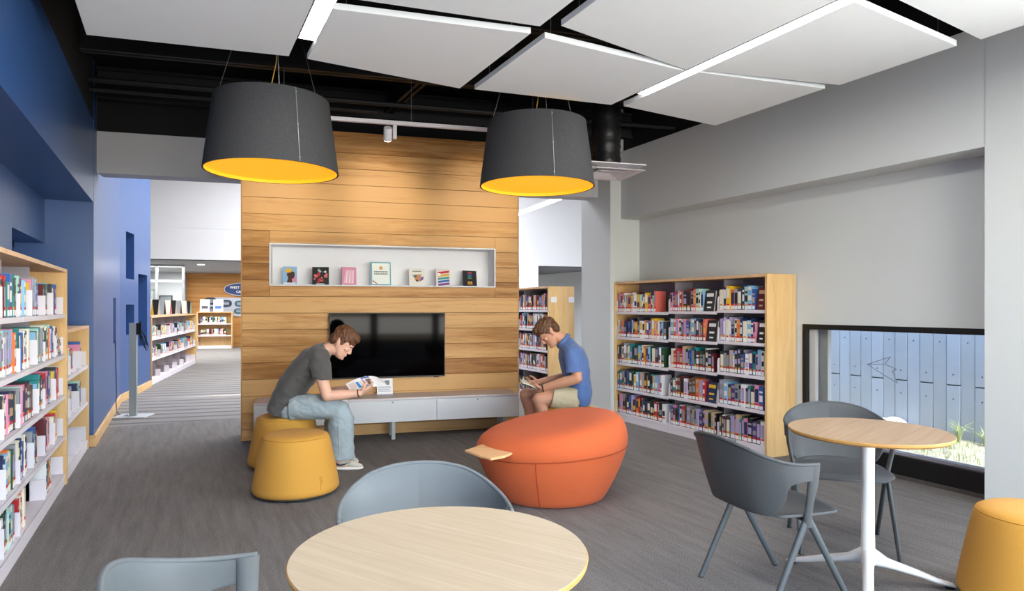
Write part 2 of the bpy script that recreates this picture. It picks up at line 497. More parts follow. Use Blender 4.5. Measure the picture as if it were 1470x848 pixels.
# ---- right side
mb = MB()
mb.box(5.27, 5.55, 4.31, 6.8, 0, 2.6)
mb.box(5.27, 5.55, 2.55, 4.31, 1.243, 2.6)
struct(mb.build('wall_right', M_grey), 'light grey wall behind the bookcase and window')
mb = MB(); mb.box(4.98, 5.55, 2.585, 6.78, 2.511, 3.355)
struct(mb.build('wall_right_beam', M_grey), 'grey boxed beam running along the right wall')
mb = MB(); mb.box(4.98, 5.55, 1.0, 2.587, 0, 3.355); mb.box(5.2, 5.55, -4.3, 1.0, 0, 0.5); mb.box(5.2, 5.55, -4.3, 1.0, 2.9, 3.355); mb.box(5.2, 5.55, -4.3, -3.4, 0.5, 2.9); mb.box(5.2, 5.55, -1.3, -1.1, 0.5, 2.9)
struct(mb.build('wall_right_near', M_grey), 'projecting light grey wall at the right edge')
mb = MB(); mb.box(5.02, 5.55, -4.3, 8.3, 3.355, 3.95)
struct(mb.build('wall_right_upper', M_black), 'black painted strip above the grey wall')
mb = MB(); mb.box(4.82, 5.55, 6.78, 7.40, 0, 3.9); mb.box(4.86, 5.55, 7.40, 7.50, 0, 3.9)
struct(mb.build('wall_right_column', M_grey), 'light grey column beside the bookcase')
baseboard('baseboard_right', (4.82, 7.40, 0), (4.82, 6.775, 0), lab='wood baseboard on the grey column')
baseboard('baseboard_right', (5.27, 4.42, 0), (5.27, 4.31, 0), lab='short wood baseboard beside the low window')

# rear wall with the tall windows the television reflects
mb = MB()
for a, b in ((-1.55, -1.0), (0.55, 0.75), (2.25, 2.45), (3.95, 4.15), (5.0, 5.55)):
    mb.box(a, b, -4.3, -4.1, 0, 3.95)
mb.box(-1.0, 5.0, -4.3, -4.1, 0, 0.5); mb.box(-1.0, 5.0, -4.3, -4.1, 3.0, 3.95)
struct(mb.build('wall_back', M_grey), 'wall behind the viewer with tall windows')

# hall enclosure
mb = MB(); mb.box(-5, -1.55, 8.0, 8.3, 0, 5.5); mb.box(-5.2, -5, 8, 32, 0, 5.5)
struct(mb.build('wall_hall_left', M_white), 'white outer wall of the side office')
mb = MB(); mb.box(5.55, 12, 7.6, 7.9, 0, 5.5); mb.box(12, 12.2, 7.6, 32, 0, 5.5)
struct(mb.build('wall_hall_right', M_white), 'white outer wall of the stacks area')

# ---- timber feature wall: core, planks, niche
WL, WH = 3.01, 3.314
NX0, NX1, NZ0, NZ1 = 0.283, 2.724, 1.645, 2.067
mb = MB()
mb.box(0.002, WL - 0.002, 0.022, 0.5, 0, NZ0 - 0.02); mb.box(0.002, WL - 0.002, 0.022, 0.5, NZ1 + 0.02, WH - 0.005)
mb.box(0.002, NX0 - 0.02, 0.022, 0.5, NZ0 - 0.02, NZ1 + 0.02); mb.box(NX1 + 0.02, WL - 0.002, 0.022, 0.5, NZ0 - 0.02, NZ1 + 0.02)
mb.box(NX0 - 0.02, NX1 + 0.02, 0.3, 0.5, NZ0 - 0.02, NZ1 + 0.02)
M_core = mat('plank_joint_shadow_gap', '#4a2d14', 0.8)
wall_c = struct(place(mb.build('wall_center', M_core), WM), 'timber plank feature wall with a display niche')
zs = [0.0, 0.118]
while zs[-1] + 0.1745 < WH - 0.03:
    zs.append(zs[-1] + 0.1745)
zs.append(WH)
random.seed(3)
def plank(x0, x1, z0, z1, proud=0.0):
    mb = MB(); g = 0.0016
    mb.box(x0, x1, -proud, 0.024, z0 + g, z1 - g)
    o = mb.build('plank', M_wood, wall_c, bevel=0.0015, seg=1)
    return o
for i in range(len(zs) - 1):
    z0, z1 = zs[i], zs[i + 1]
    pr = [0, 0.0016, 0.0008, 0.002, 0.0004][i % 5]
    if z1 > NZ0 - 0.005 and z0 < NZ1 + 0.005:
        plank(0, NX0 - 0.014, z0, z1, pr); plank(NX1 + 0.014, WL, z0, z1, pr)
        if z0 < NZ0 - 0.03: plank(NX0 - 0.012, NX1 + 0.012, z0, NZ0 - 0.016, pr)
        if z1 > NZ1 + 0.03: plank(NX0 - 0.012, NX1 + 0.012, NZ1 + 0.016, z1, pr)
    else:
        plank(0, WL, z0, z1, pr)
mb = MB()    # white lining of the niche: five boards and a slim face trim
mb.box(NX0, NX1, 0.28, 0.3, NZ0, NZ1); mb.box(NX0 - 0.015, NX1 + 0.015, -0.008, 0.3, NZ0 - 0.015, NZ0); mb.box(NX0 - 0.015, NX1 + 0.015, -0.008, 0.3, NZ1, NZ1 + 0.015)
mb.box(NX0 - 0.015, NX0, -0.008, 0.3, NZ0, NZ1); mb.box(NX1, NX1 + 0.015, -0.008, 0.3, NZ0, NZ1)
mb.build('niche_lining', M_trimwhite, wall_c, bevel=0.001)['label'] = 'white lined display niche'
mb = MB()     # end trim strips
mb.box(-0.012, 0.0, -0.004, 0.5, 0, WH); mb.box(WL, WL + 0.012, -0.004, 0.5, 0, WH)
mb.build('edge_trim', mat('wall_edge_trim', '#b98f5e', 0.6), wall_c)

# ================================================================== CEILING PANELS AND LINEAR LIGHTS
ZP = 3.08
PAN = [
 ([(-0.498, 4.817), (0.668, 4.614), (0.668, 3.64), (-0.498, 3.50)], 'large white ceiling panel nearest the blue soffit, by the left linear light'),
 ([(0.785, 4.607), (0.785, 3.768), (1.937, 3.557), (1.937, 4.699)], 'white ceiling panel right of the left linear light, back row'),
 ([(2.045, 4.666), (2.045, 3.575), (3.215, 3.624), (3.215, 4.511)], 'white ceiling panel directly over the right pendant lamp'),
 ([(3.325, 4.492), (3.325, 3.60), (4.44, 3.428), (4.44, 4.589)], 'white ceiling panel right of the long light, back row by the grey wall'),
 ([(-0.498, 3.38), (0.668, 3.54), (0.668, 2.50), (-0.498, 2.35)], 'white ceiling panel overhead left, second row'),
 ([(0.785, 3.61), (1.937, 3.444), (1.937, 2.55), (0.785, 2.42)], 'white ceiling panel at top centre, second row, left of the dark gap'),
 ([(2.045, 3.38), (3.215, 3.607), (3.215, 2.35), (2.045, 2.48)], 'white ceiling panel left of the long light, second row'),
 ([(3.325, 3.567), (4.47, 3.326), (4.47, 2.486), (3.325, 2.383)], 'white ceiling panel right of the long light, second row'),
 ([(-0.498, 2.25), (0.668, 2.40), (0.668, 1.3), (-0.498, 1.2)], 'white ceiling panel overhead left, third row'),
 ([(0.785, 2.30), (1.937, 2.44), (1.937, 1.3), (0.785, 1.2)], 'white ceiling panel overhead centre, third row'),
 ([(2.045, 2.38), (3.215, 2.25), (3.215, 1.2), (2.045, 1.3)], 'white ceiling panel overhead right of centre, third row'),
 ([(3.325, 2.24), (4.50, 2.36), (4.50, 1.25), (3.325, 1.2)], 'white ceiling panel at the top right corner above the projecting wall'),
 ([(-0.498, 1.1), (0.668, 1.2), (0.668, -0.1), (-0.498, -0.1)], 'white ceiling panel above the viewer, left'),
 ([(0.785, 1.1), (1.937, 1.2), (1.937, -0.1), (0.785, -0.1)], 'white ceiling panel above the viewer, centre left'),
 ([(2.045, 1.2), (3.215, 1.1), (3.215, -0.1), (2.045, -0.1)], 'white ceiling panel above the viewer, centre right'),
 ([(3.325, 1.1), (4.50, 1.15), (4.50, -0.1), (3.325, -0.1)], 'white ceiling panel above the viewer, right'),
]
for poly, lab in PAN:
    cxp = sum(p[0] for p in poly) / 4; cyp = sum(p[1] for p in poly) / 4
    t = thing('ceiling_panel', lab, 'ceiling panel', (cxp, cyp, ZP), group='suspended acoustic ceiling panels')
    mb = MB(); mb.prism([(x - cxp, y - cyp) for x, y in poly], 0.0, 0.038)
    mb.build('felt_board', M_panel, t, bevel=0.002, seg=1)
    for x, y in poly:
        k = MB(); px, py = (x - cxp) * 0.85, (y - cyp) * 0.85
        k.tube([(px, py, 0.036), (px, py, 0.82)], 0.0022, n=5); k.build('hanger_wire', M_wire, t)
def linear(x0, x1, y0, y1, lab):
    t = thing('linear_light', lab, 'ceiling light', ((x0 + x1) / 2, (y0 + y1) / 2, ZP), group='linear ceiling lights')
    hx = (x1 - x0) / 2; hy = (y1 - y0) / 2
    mb = MB(); mb.box(-hx, hx, -hy, hy, 0.012, 0.075); mb.box(-hx, -hx + 0.004, -hy, hy, -0.002, 0.012); mb.box(hx - 0.004, hx, -hy, hy, -0.002, 0.012)
    mb.build('housing', M_whitemetal, t)
    mb = MB(); mb.box(-hx + 0.004, hx - 0.004, -hy, hy, 0.0, 0.012); mb.build('diffuser', M_led, t)
    for yy in (-hy * 0.8, hy * 0.8):
        k = MB(); k.tube([(0, yy, 0.07), (0, yy, 0.82)], 0.0022, n=5); k.build('hanger_wire', M_wire, t)
linear(0.673, 0.782, -1.0, 4.272, 'short visible linear light at top left between two panels')
linear(3.225, 3.318, -1.0, 4.175, 'long linear light crossing the ceiling on the right')

# ================================================================== WINDOW, OUTSIDE
wt = MB()
X0, X1 = 5.262, 5.36
wt.box(X0, X1, 2.58, 4.31, 1.195, 1.243); wt.box(X0, X1, 4.262, 4.31, 0, 1.195); wt.box(X0, X1, 2.56, 2.60, 0, 1.195)
win = struct(wt.build('window_2', M_frame, bevel=0.003), 'low wide window with a black frame')
k = MB(); k.box(5.262, 5.40, 2.58, 4.262, 0.03, 0.185); k.build('sill', M_frame, win, bevel=0.004)['label'] = 'deep black window sill'
k = MB(); k.box(5.256, 5.262, 2.59, 4.42, 0.0, 0.032); k.build('sill_strip', M_stripdark, win)
k = MB(); k.box(5.30, 5.38, 2.60, 4.262, 0.185, 0.205); k.build('glazing_bead', mat('grey_bead', '#9a9aa4', 0.4, metal=0.4), win)
k = MB(); k.box(5.30, 5.40, 4.20, 4.262, 0.185, 1.195); k.box(5.37, 5.42, 4.12, 4.2, 0.185, 1.195); k.build('jamb', mat('grey_jamb', '#b9b9b7', 0.5), win)
k = MB(); k.box(5.345, 5.351, 2.58, 4.2, 0.2, 1.2); k.build('pane', M_glass, win)
M_decal = mat('decal_line', '#7b7f90', 0.6)
k = MB()
DP = [(3.71, 0.905), (3.50, 0.985), (3.55, 0.92), (3.71, 0.905), (3.44, 0.77), (3.485, 0.865), (3.45, 0.885), (3.55, 0.92)]
for a, b in zip(DP[:-1], DP[1:]):
    k.tube([(5.342, a[0], a[1]), (5.342, b[0], b[1])], 0.0028, n=4)
k.build('bird_decal', M_decal, win)['label'] = 'outlined paper plane decal on the glass'
# outside fence of metal panels
M_panelA = mat('blue_grey_cladding', '#b9c0cc', 0.5, spec=0.4, noise_amt=0.06, noise_scale=4)
M_panelB = mat('pale_grey_cladding', '#c0c8d6', 0.5, spec=0.4, noise_amt=0.06, noise_scale=4)
M_bolt = mat('bolt_dark', '#4a5568', 0.5)
M_bead = mat('pale_joint', '#c6d0e0', 0.5)
mb = MB(); mb.box(6.345, 6.42, 1.6, 6.6, 0.0, 2.12)
fence = struct(mb.build('wall_outside', mat('cladding_backing', '#4d5869', 0.7)), 'metal clad wall outside the low window')
def panel_part(y0, y1, z0, z1, m, off):
    mb = MB(); mb.slot(0).box(6.315 - off, 6.345, y0 + 0.0025, y1 - 0.0025, z0, z1)
    mb.slot(1)
    for zz in (z1 - 0.12, z0 + 0.09):
        mb.lathe([(0.008, 0), (0.006, 0.004)], 8, Matrix.Translation((6.315 - off, (y0 + y1) / 2, zz)) @ Matrix.Rotation(-PI / 2, 4, 'Y'))
    mb.build('panel', [m, M_bolt], fence, bevel=0.002, seg=1)
pw = 0.122
for i in range(40):
    y0 = 1.65 + i * pw; y1 = y0 + pw
    m = M_panelA if (i * 7) % 3 else M_panelB
    if i % 2:
        j = 0.69
        panel_part(y0, y1, 0.05, j - 0.006, m, 0.004); panel_part(y0, y1, j + 0.006, 1.5, m, 0.004)
        panel_part(y0, y1, 1.512, 2.1, m, 0.004)
    else:
        panel_part(y0, y1, 0.05, 1.2, m, 0.0); panel_part(y0, y1, 1.212, 2.1, m, 0.0)
# outside ground, grass, pale mound
M_ground = mat('dry_ground', '#a39f8c', 0.95, noise_amt=0.35, noise_scale=18, bump=0.6, bump_scale=40)
mb = MB(); n1, n2 = 16, 40
vs = []; fs = []
for i in range(n1 + 1):
    for j in range(n2 + 1):
        x = 5.42 + 0.95 * i / n1; y = 1.5 + 5.2 * j / n2
        z = 0.16 + 0.05 * (x - 5.42) + 0.03 * noise.noise(V((x * 3, y * 3, 0)))
        vs.append((x, y, z))
for i in range(n1):
    for j in range(n2):
        a = i * (n2 + 1) + j; fs.append((a, a + 1, a + n2 + 2, a + n2 + 1))
mb.add(vs, fs)
struct(mb.build('floor_outside', M_ground, smooth=180), 'dry sunlit ground strip outside the window')
M_grass = mat('pale_grass', '#8f9c55', 0.8)
mb = MB(); gr = random.Random(11)
for k in range(1500):
    x = gr.uniform(5.56, 6.28); y = gr.uniform(2.0, 4.6)
    z = 0.15 + 0.05 * (x - 5.42); h = gr.uniform(0.02, 0.07); a = gr.uniform(0, 6.28); l = gr.uniform(-0.03, 0.03)
    dx, dy = 0.004 * math.cos(a), 0.004 * math.sin(a)
    mb.add([(x - dx, y - dy, z), (x + dx, y + dy, z), (x + l, y + l * 0.7, z + h)], [(0, 1, 2)])
tag(mb.build('dry_grass', M_grass), 'thin pale grass growing outside the low window', 'grass', kind='stuff')
for k, (x, y, h, n) in enumerate(((6.18, 3.42, 0.24, 26), (6.2, 3.22, 0.2, 22))):
    mb = MB()
    for i in range(n):
        a = gr.uniform(0, 6.28); sp = gr.uniform(0.02, 0.09); hh = h * gr.uniform(0.6, 1)
        p = [(x, y, 0.19), (x + sp * .5 * math.cos(a), y + sp * .5 * math.sin(a), 0.19 + hh * .7), (x + sp * 1.6 * math.cos(a), y + sp * 1.6 * math.sin(a), 0.19 + hh * (0.95 if i % 2 else 0.6))]
        mb.tube(p, [0.004, 0.003, 0.001], n=4)
    tag(mb.build('grass_tuft', mat('tuft_green', '#b4c08a', 0.8)), ['taller grass tuft at the foot of the outside cladding', 'grass tuft beside the grey wall edge, outside the window'][k], 'grass', 'grass tufts outside')
mb = MB()
for j in range(3):
    mb.ell((6.2 - 0.02 * j, 4.02 + 0.10 * j, 0.19), (0.10, 0, 0), (0, 0.16, 0), (0, 0, 0.15 - 0.02 * j), 18, 10)
o = mb.build('white_mound', mat('mound_white', '#eeece6', 0.9, bump=0.5, bump_scale=60), smooth=180)  # plain white mound shape at the foot of the cladding
tag(o, 'bright white sunlit mound against the outside cladding', 'mound')

# ================================================================== TEXT HELPER
def text_mesh(txt, size, m, parent, M, extrude=0.002, align='CENTER', name='lettering', bold=0.0):
    tsc = bpy.data.scenes.new('tmp')
    cu = bpy.data.curves.new('lettering', 'FONT')
    cu.body = txt; cu.size = size; cu.extrude = extrude; cu.align_x = align; cu.align_y = 'CENTER'; cu.resolution_u = 2; cu.offset = bold
    ob = bpy.data.objects.new('lettering', cu); tsc.collection.objects.link(ob)
    dg = temp_graph(tsc)
    me = bpy.data.meshes.new_from_object(ob.evaluated_get(dg))
    bpy.data.objects.remove(ob); bpy.data.scenes.remove(tsc)
    me.materials.clear(); me.materials.append(m)
    me.transform(M @ Matrix.Rotation(PI / 2, 4, 'X'))
    o = bpy.data.objects.new(name, me); col.objects.link(o); o.parent = parent
    return o
M_ink = mat('black_ink', '#15161a', 0.7)
M_whiteink = mat('white_ink', '#eef0f4', 0.7)

# ================================================================== BOOKS
COLS = [('black', '#17181b'), ('charcoal', '#33363c'), ('navy blue', '#1c2d55'), ('blue', '#2c5aa0'), ('sky blue', '#7fb2d4'),
        ('teal', '#1f7f80'), ('dark green', '#23492f'), ('lime green', '#9fbf3a'), ('yellow', '#e2b72e'), ('orange', '#d9702a'),
        ('red', '#b5262b'), ('maroon', '#5d1b24'), ('pink', '#d98aa6'), ('purple', '#4a3272'), ('lavender', '#a99cc6'),
        ('brown', '#5f432f'), ('tan', '#bda07a'), ('cream', '#e3dcc8'), ('white', '#e6e6e6'), ('grey', '#8c8f94'), ('mint', '#a9d3c3'), ('coral', '#dc6e5e')]
CM_ = [mat('book_' + n.replace(' ', '_'), h, 0.45) for n, h in COLS]
M_page = mat('book_pages', '#e4dfd0', 0.85)
M_stick = mat('book_label_white', '#ecebea', 0.6)
M_dot = mat('book_label_red', '#cc2a24', 0.6)
M_gold = mat('book_label_amber', '#e0a030', 0.6)

def book_into(mb, th, h, dp, a, sticker, T=None, s0=0, mats=None):
    """adds one book; slots: 0 cover 1 accent 2 pages 3 sticker 4 dot"""
    T = T or Matrix()
    c = 0.0025
    mb.slot(mats[0] if mats else 0)
    mb.box(0, c, 0, dp, 0, h, T); mb.box(th - c, th, 0, dp, 0, h, T); mb.box(c, th - c, 0, c, 0, h, T)
    mb.slot(mats[2] if mats else 2); mb.box(c, th - c, c, dp - 0.004, 0.003, h - 0.004, T)
    if a:
        mb.slot(mats[1] if mats else 1)
        for z0, z1 in a:
            mb.box(th * 0.12, th * 0.88, -0.0008, 0.0, h * z0, h * z1, T)
    if sticker:
        mb.slot(mats[3] if mats else 3); mb.box(th * 0.08, th * 0.92, -0.001, 0.0, 0.008, 0.04, T)
        mb.slot(mats[4] if mats else 4); mb.box(th * 0.15, th * 0.85, -0.001, 0.0, 0.042, 0.058, T)

_pool = {}
def book_mesh(ci, var, rng):
    key = (ci, var)
    if key not in _pool:
        r = random.Random(ci * 31 + var * 7)
        th = [0.022, 0.03, 0.038, 0.046][var % 4]; h = [0.20, 0.215, 0.235, 0.225][(var + ci) % 4]; dp = 0.15
        mb = MB()
        bands = [[(0.5, 0.9)], [(0.35, 0.62), (0.72, 0.8)], [(0.3, 0.85)], [(0.82, 0.95), (0.4, 0.6)]][r.randrange(4)]
        book_into(mb, th, h, dp, bands, True)
        acc = CM_[r.choice([17, 18, 19, 0, 8, 2, 14, 16])]
        me = mb.mesh('book', [CM_[ci], acc, M_page, M_stick, r.choice([M_dot, M_dot, M_gold])])
        _pool[key] = (me, th, h, dp)
    return _pool[key]

ORD = ['first', 'second', 'third', 'fourth', 'fifth', 'sixth', 'seventh', 'eighth', 'ninth', 'tenth', '11th', '12th', '13th', '14th', '15th', '16th', '17th', '18th', '19th', '20th', '21st', '22nd', '23rd', '24th', '25th', '26th']
palD = [0, 0, 1, 2, 1, 11, 3, 15, 10, 13, 19, 18, 6, 17, 0, 14, 4, 12, 9, 5, 16]
palL = [18, 17, 19, 10, 3, 12, 14, 16, 2, 1, 4, 0, 11, 9, 18, 20, 21, 8]

stuff_mb = MB()
STUFF_M = CM_ + [M_page, M_stick, M_dot, M_gold]

def fill(M, rz, x0, x1, z, where, group, rng, pal, y0=0.012, stuff=False, frac=0.9, faceout=False, scale=1.0, lean=True, nmax=99, rev=False):
    """stands books left to right on a shelf between x0 and x1; one object per book (or all into the shared stuff mesh)"""
    x = x0 + 0.01; end = x0 + (x1 - x0) * frac; n = 0
    items = []
    while n < nmax:
        ci = rng.choice(pal); var = rng.randrange(4)
        me, th, h, dp = book_mesh(ci, var, rng)
        th *= scale
        if x + th > end: break
        yy = y0 + rng.uniform(0, 0.012)
        items.append((me, ci, x, yy, th, h, dp, var)); x += th + rng.uniform(0.0008, 0.003); n += 1
    tot = len(items)
    for k, (me, ci, xx, yy, th, h, dp, var) in enumerate(items):
        T = M @ Matrix.Translation((xx, yy, z + 0.0005))
        if stuff:
            r = random.Random(k * 13 + ci)
            book_into(stuff_mb, th, h * rng.uniform(0.94, 1.05), dp, [[(0.5, 0.9)], [(0.35, 0.62)]][r.randrange(2)], True, T, mats=[ci, r.choice([17, 18, 19, 0, 8, 2, 14]), 22, 23, 24 if r.random() < .7 else 25])
            continue
        o = bpy.data.objects.new('book', me); col.objects.link(o)
        o.matrix_world = T @ Matrix.Diagonal((scale, 1, rng.uniform(0.94, 1.06), 1))
        i = (tot - 1 - k) if rev else k
        tag(o, '%s book, %s from left, %s' % (COLS[ci][0], ORD[min(i, 25)], where), 'book', group)
    if faceout and x < x1 - 0.1:
        ci = rng.choice([0, 1, 2, 0, 16, 11]); cm = CM_[ci]
        w = min(0.14, x1 - x - 0.03); mb = MB()
        M2 = Matrix.Rotation(R_(-8), 4, 'X')
        mb.slot(0).box(0, w, 0, 0.0025, 0, 0.215, M2); mb.box(0, w, 0.022, 0.0245, 0, 0.215, M2); mb.box(0, 0.0025, 0.0025, 0.022, 0, 0.215, M2)
        mb.slot(2).box(0.0025, w - 0.004, 0.0025, 0.022, 0.003, 0.212, M2)
        mb.slot(1).box(w * 0.15, w * 0.85, -0.0008, 0, 0.15, 0.185, M2); mb.box(w * 0.25, w * 0.75, -0.0008, 0, 0.08, 0.10, M2); mb.box(w * 0.3, w * 0.7, -0.0008, 0, 0.03, 0.045, M2)
        me = mb.mesh('book', [cm, CM_[rng.choice([8, 17, 18, 16])], M_page])
        o = bpy.data.objects.new('book', me); col.objects.link(o)
        o.matrix_world = M @ Matrix.Translation((x + 0.012, 0.02, z + 0.0045))
        tag(o, '%s book showing its cover, right end, %s' % (COLS[ci][0], where), 'book', group)

# ================================================================== BOOKCASES
def bookcase(name, label, M, rz, bays, H, D, shelves, mback=None, group=None, back=True, brackets=True):
    """bays: list of x limits, shelves: list per bay of top heights"""
    t = thing(name, label, 'bookcase', M.translation, rz, group)
    L = bays[-1]; pt = 0.03
    for x in (-pt, L):
        mb = MB(); mb.box(x, x + pt, -0.012, D, 0.0, H); mb.build('end_panel', M_maple, t, bevel=0.0025, seg=1)
    mb = MB(); mb.box(0, L, -0.008, D, H - 0.028, H - 0.001); mb.build('top_panel', M_mapleh, t, bevel=0.002, seg=1)
    mb = MB(); mb.box(0, L, 0.004, D, 0.012, 0.075); mb.box(0, L, 0.0, 0.01, 0.0, 0.07); mb.build('kickplate', M_shelfwhite, t, bevel=0.002, seg=1)
    if back:
        mb = MB(); mb.box(0, L, D - 0.012, D - 0.002, 0.07, H - 0.03); mb.build('back_panel', mback or M_shelfback, t)
    for x in bays[1:-1]:
        mb = MB(); mb.box(x - 0.006, x + 0.006, 0.10, D - 0.01, 0.075, H - 0.03); mb.build('upright', M_shelfback, t)
    for b in range(len(bays) - 1):
        x0, x1 = bays[b] + 0.003, bays[b + 1] - 0.003
        for z in shelves[b]:
            mb = MB(); mb.box(x0, x1, 0.0, D - 0.02, z - 0.012, z); mb.box(x0, x1, -0.003, 0.006, z - 0.03, z)
            s = mb.build('shelf', M_shelfwhite, t, bevel=0.0015, seg=1)
            if brackets:
                for xb in (x0 + 0.001, x1 - 0.003):
                    k = MB(); k.box(xb, xb + 0.002, 0.012, D - 0.03, z, z + 0.135); k.build('bracket', M_shelfwhite, s)
    return t

# right wall bookcase: local x runs from the far end towards the viewer
RB = frame((4.89, 6.763, 0), (0, -1, 0)); RBz = -PI / 2
rb_b = [0.0, 0.985, 1.73, 2.353]
rb_s = [[1.345, 1.035, 0.718, 0.40, 0.10], [1.358, 1.047, 0.733, 0.413, 0.10], [1.375, 1.062, 0.75, 0.428, 0.10]]
bookcase('bookcase', 'tall maple-ended bookcase full of books against the light grey wall', RB, RBz, rb_b, 1.715, 0.37, rb_s)
rg = random.Random(21)
SN = ['top', 'second', 'third', 'fourth', 'bottom']
for b, bn in ((0, 'left'), (1, 'middle'), (2, 'right')):
    for k, z in enumerate(rb_s[b]):
        fill(RB, RBz, rb_b[b] + 0.012, rb_b[b + 1] - 0.012, z, '%s shelf, %s bay, grey-wall bookcase' % (SN[k], bn), 'books in the grey-wall bookcase', rg,
             palL if k < 2 else palD, stuff=(b == 0), frac=[0.80, 0.98, 0.92, 0.9, 0.97][k] if b == 0 else [0.72, 0.80, 0.94, 0.78, 0.99][k] if b == 1 else [0.80, 0.80, 0.97, 0.97, 0.98][k], faceout=(b > 0 and k in (0, 1, 3)), scale=1.12)

# left bookcases: local x runs away from the viewer
LB = frame((-0.789, 3.03, 0), (0, 1, 0)); LBz = PI / 2
lb_b = [0.0, 0.81, 1.62, 2.43, 3.215]
lb_z = [1.345, 1.03, 0.71, 0.39, 0.09]
bookcase('bookcase', 'tall bookcase with maple top and end panel in the blue recess', LB, LBz, lb_b, 1.703, 0.345, [lb_z] * 4)
LB2 = frame((-0.789, 6.305, 0), (0, 1, 0))
lb2_b = [0.0, 0.70, 1.41]; lb2_z = [0.83, 0.47, 0.09]
bookcase('bookcase', 'lower maple bookcase beyond the tall one, by the blue pier', LB2, LBz, lb2_b, 1.22, 0.345, [lb2_z] * 2)
lg = random.Random(5)
def bookend(M, rz, x, z, lab, h=0.16):
    mb = MB(); mb.box(0, 0.002, 0.01, 0.23, 0, h); mb.box(-0.09, 0, 0.01, 0.2, 0, 0.002)
    o = mb.build('bookend', M_whitemetal, bevel=0.0008, seg=1)
    o.matrix_world = M @ Matrix.Translation((x, 0, z + 0.001))
    tag(o, lab, 'bookend', 'white metal bookends on the left bookcases')
ROW = ['top', 'second', 'third', 'fourth', 'bottom']
# (bay, row): list of (start, end) groups of books, in fractions of the bay
LG = {(1, 0): [(0.45, 0.98)], (2, 0): [(0.02, 0.30), (0.42, 0.80)], (3, 0): [(0.02, 0.28), (0.40, 0.70)],
      (1, 1): [(0.35, 0.98)], (2, 1): [(0.02, 0.50), (0.62, 0.97)], (3, 1): [(0.03, 0.50), (0.58, 0.74)],
      (1, 2): [(0.5, 0.98)], (2, 2): [(0.06, 0.55), (0.70, 0.98)], (3, 2): [(0.04, 0.40), (0.55, 0.9)],
      (1, 3): [(0.55, 0.95)], (2, 3): [(0.05, 0.35), (0.5, 0.75)], (3, 3): [(0.05, 0.30), (0.5, 0.8)],
      (1, 4): [(0.5, 0.9)], (2, 4): [(0.05, 0.3)], (3, 4): [(0.1, 0.42)]}
BN = ['', 'nearest', 'middle', 'farthest']
palW = [18, 17, 18, 2, 3, 5, 8, 10, 19, 20, 13, 4, 17, 1, 12, 11, 9, 6]
for (b, k), gs in LG.items():
    x0, x1 = lb_b[b], lb_b[b + 1]; w = x1 - x0
    for gi, (a, c) in enumerate(gs):
        side = 'near' if gi == 0 else 'far'
        fill(LB, LBz, x0 + a * w, x0 + c * w, lb_z[k], '%s shelf, %s bay, %s group, recess bookcase' % (ROW[k], BN[b], side), 'books in the recess bookcase', lg, palW, frac=1.0, scale=1.15, y0=0.02)
        if a > 0.3:
            bookend(LB, LBz, x0 + a * w - 0.002, lb_z[k], 'white bookend before the %s group, %s shelf, %s bay, recess bookcase' % (side, ROW[k], BN[b]))
for k_, z_ in enumerate(lb_z):
    fill(LB, LBz, lb_b[0] + 0.02, lb_b[1] - 0.02, z_, '', '', lg, palW, stuff=True, frac=0.6 + 0.08 * (k_ % 3), scale=1.15, y0=0.02)
LG2 = {(0, 0): [(0.5, 0.85)], (1, 0): [(0.45, 0.7)], (0, 1): [(0.5, 0.75)], (1, 1): [(0.3, 0.6)], (1, 2): [(0.45, 0.5)]}
for (b, k), gs in LG2.items():
    x0, x1 = lb2_b[b], lb2_b[b + 1]; w = x1 - x0
    for a, c in gs:
        fill(LB2, LBz, x0 + a * w, x0 + c * w, lb2_z[k], '%s shelf, %s bay, lower bookcase' % (['top', 'middle', 'bottom'][k], ['near', 'far'][b]), 'books in the lower bookcase', lg, palW, frac=1.0, scale=1.1, y0=0.02)
        bookend(LB2, LBz, x0 + a * w - 0.003, lb2_z[k], 'white bookend on the %s shelf, %s bay, of the lower bookcase' % (['top', 'middle', 'bottom'][k], ['near', 'far'][b]))
# flat stack of books at the end of the second shelf of the recess bookcase
for i in range(6):
    mb = MB(); me, th, h, dp = book_mesh([0, 18, 10, 19, 1, 17][i], i % 4, lg)
    o = bpy.data.objects.new('book', me); col.objects.link(o)
    o.matrix_world = LB @ Matrix.Translation((3.19, 0.02 + 0.005 * (i % 3), lb_z[1] + 0.002 + 0.0240 * i)) @ Matrix.Rotation(-PI / 2, 4, 'Y') @ Matrix.Diagonal((0.022 / th, 1, 0.7, 1))
    tag(o, '%s book lying flat, %s from bottom in the small recess bookcase stack' % (COLS[[0, 18, 10, 19, 1, 17][i]][0], ORD[i]), 'book', 'flat stack of books in the recess bookcase')

# back stack seen between the timber wall and the column
SB = frame((4.72, 11.9, 0), (0, -1, 0)); SBz = -PI / 2
sb_b = [0.0, 0.94, 1.88, 2.82, 3.745]; sb_z = [1.36, 1.08, 0.78, 0.48, 0.10]
stk = bookcase('bookcase', 'tall pale stack with a wide end panel behind the timber wall', SB, SBz, sb_b, 1.70, 0.42, [sb_z] * 4)
for xo in (0.075, 0.365):
    mb = MB(); mb.box(3.777, 3.783, xo - 0.05, xo + 0.05, 1.47, 1.55); mb.build('end_sign', M_whitemetal, stk, bevel=0.003)
sg = random.Random(9)
for b in range(2, 4):
    for z in sb_z:
        fill(SB, SBz, sb_b[b] + 0.01, sb_b[b + 1] - 0.01, z, '', '', sg, palL if sg.random() < .6 else palD, stuff=True, frac=0.97, scale=1.0)

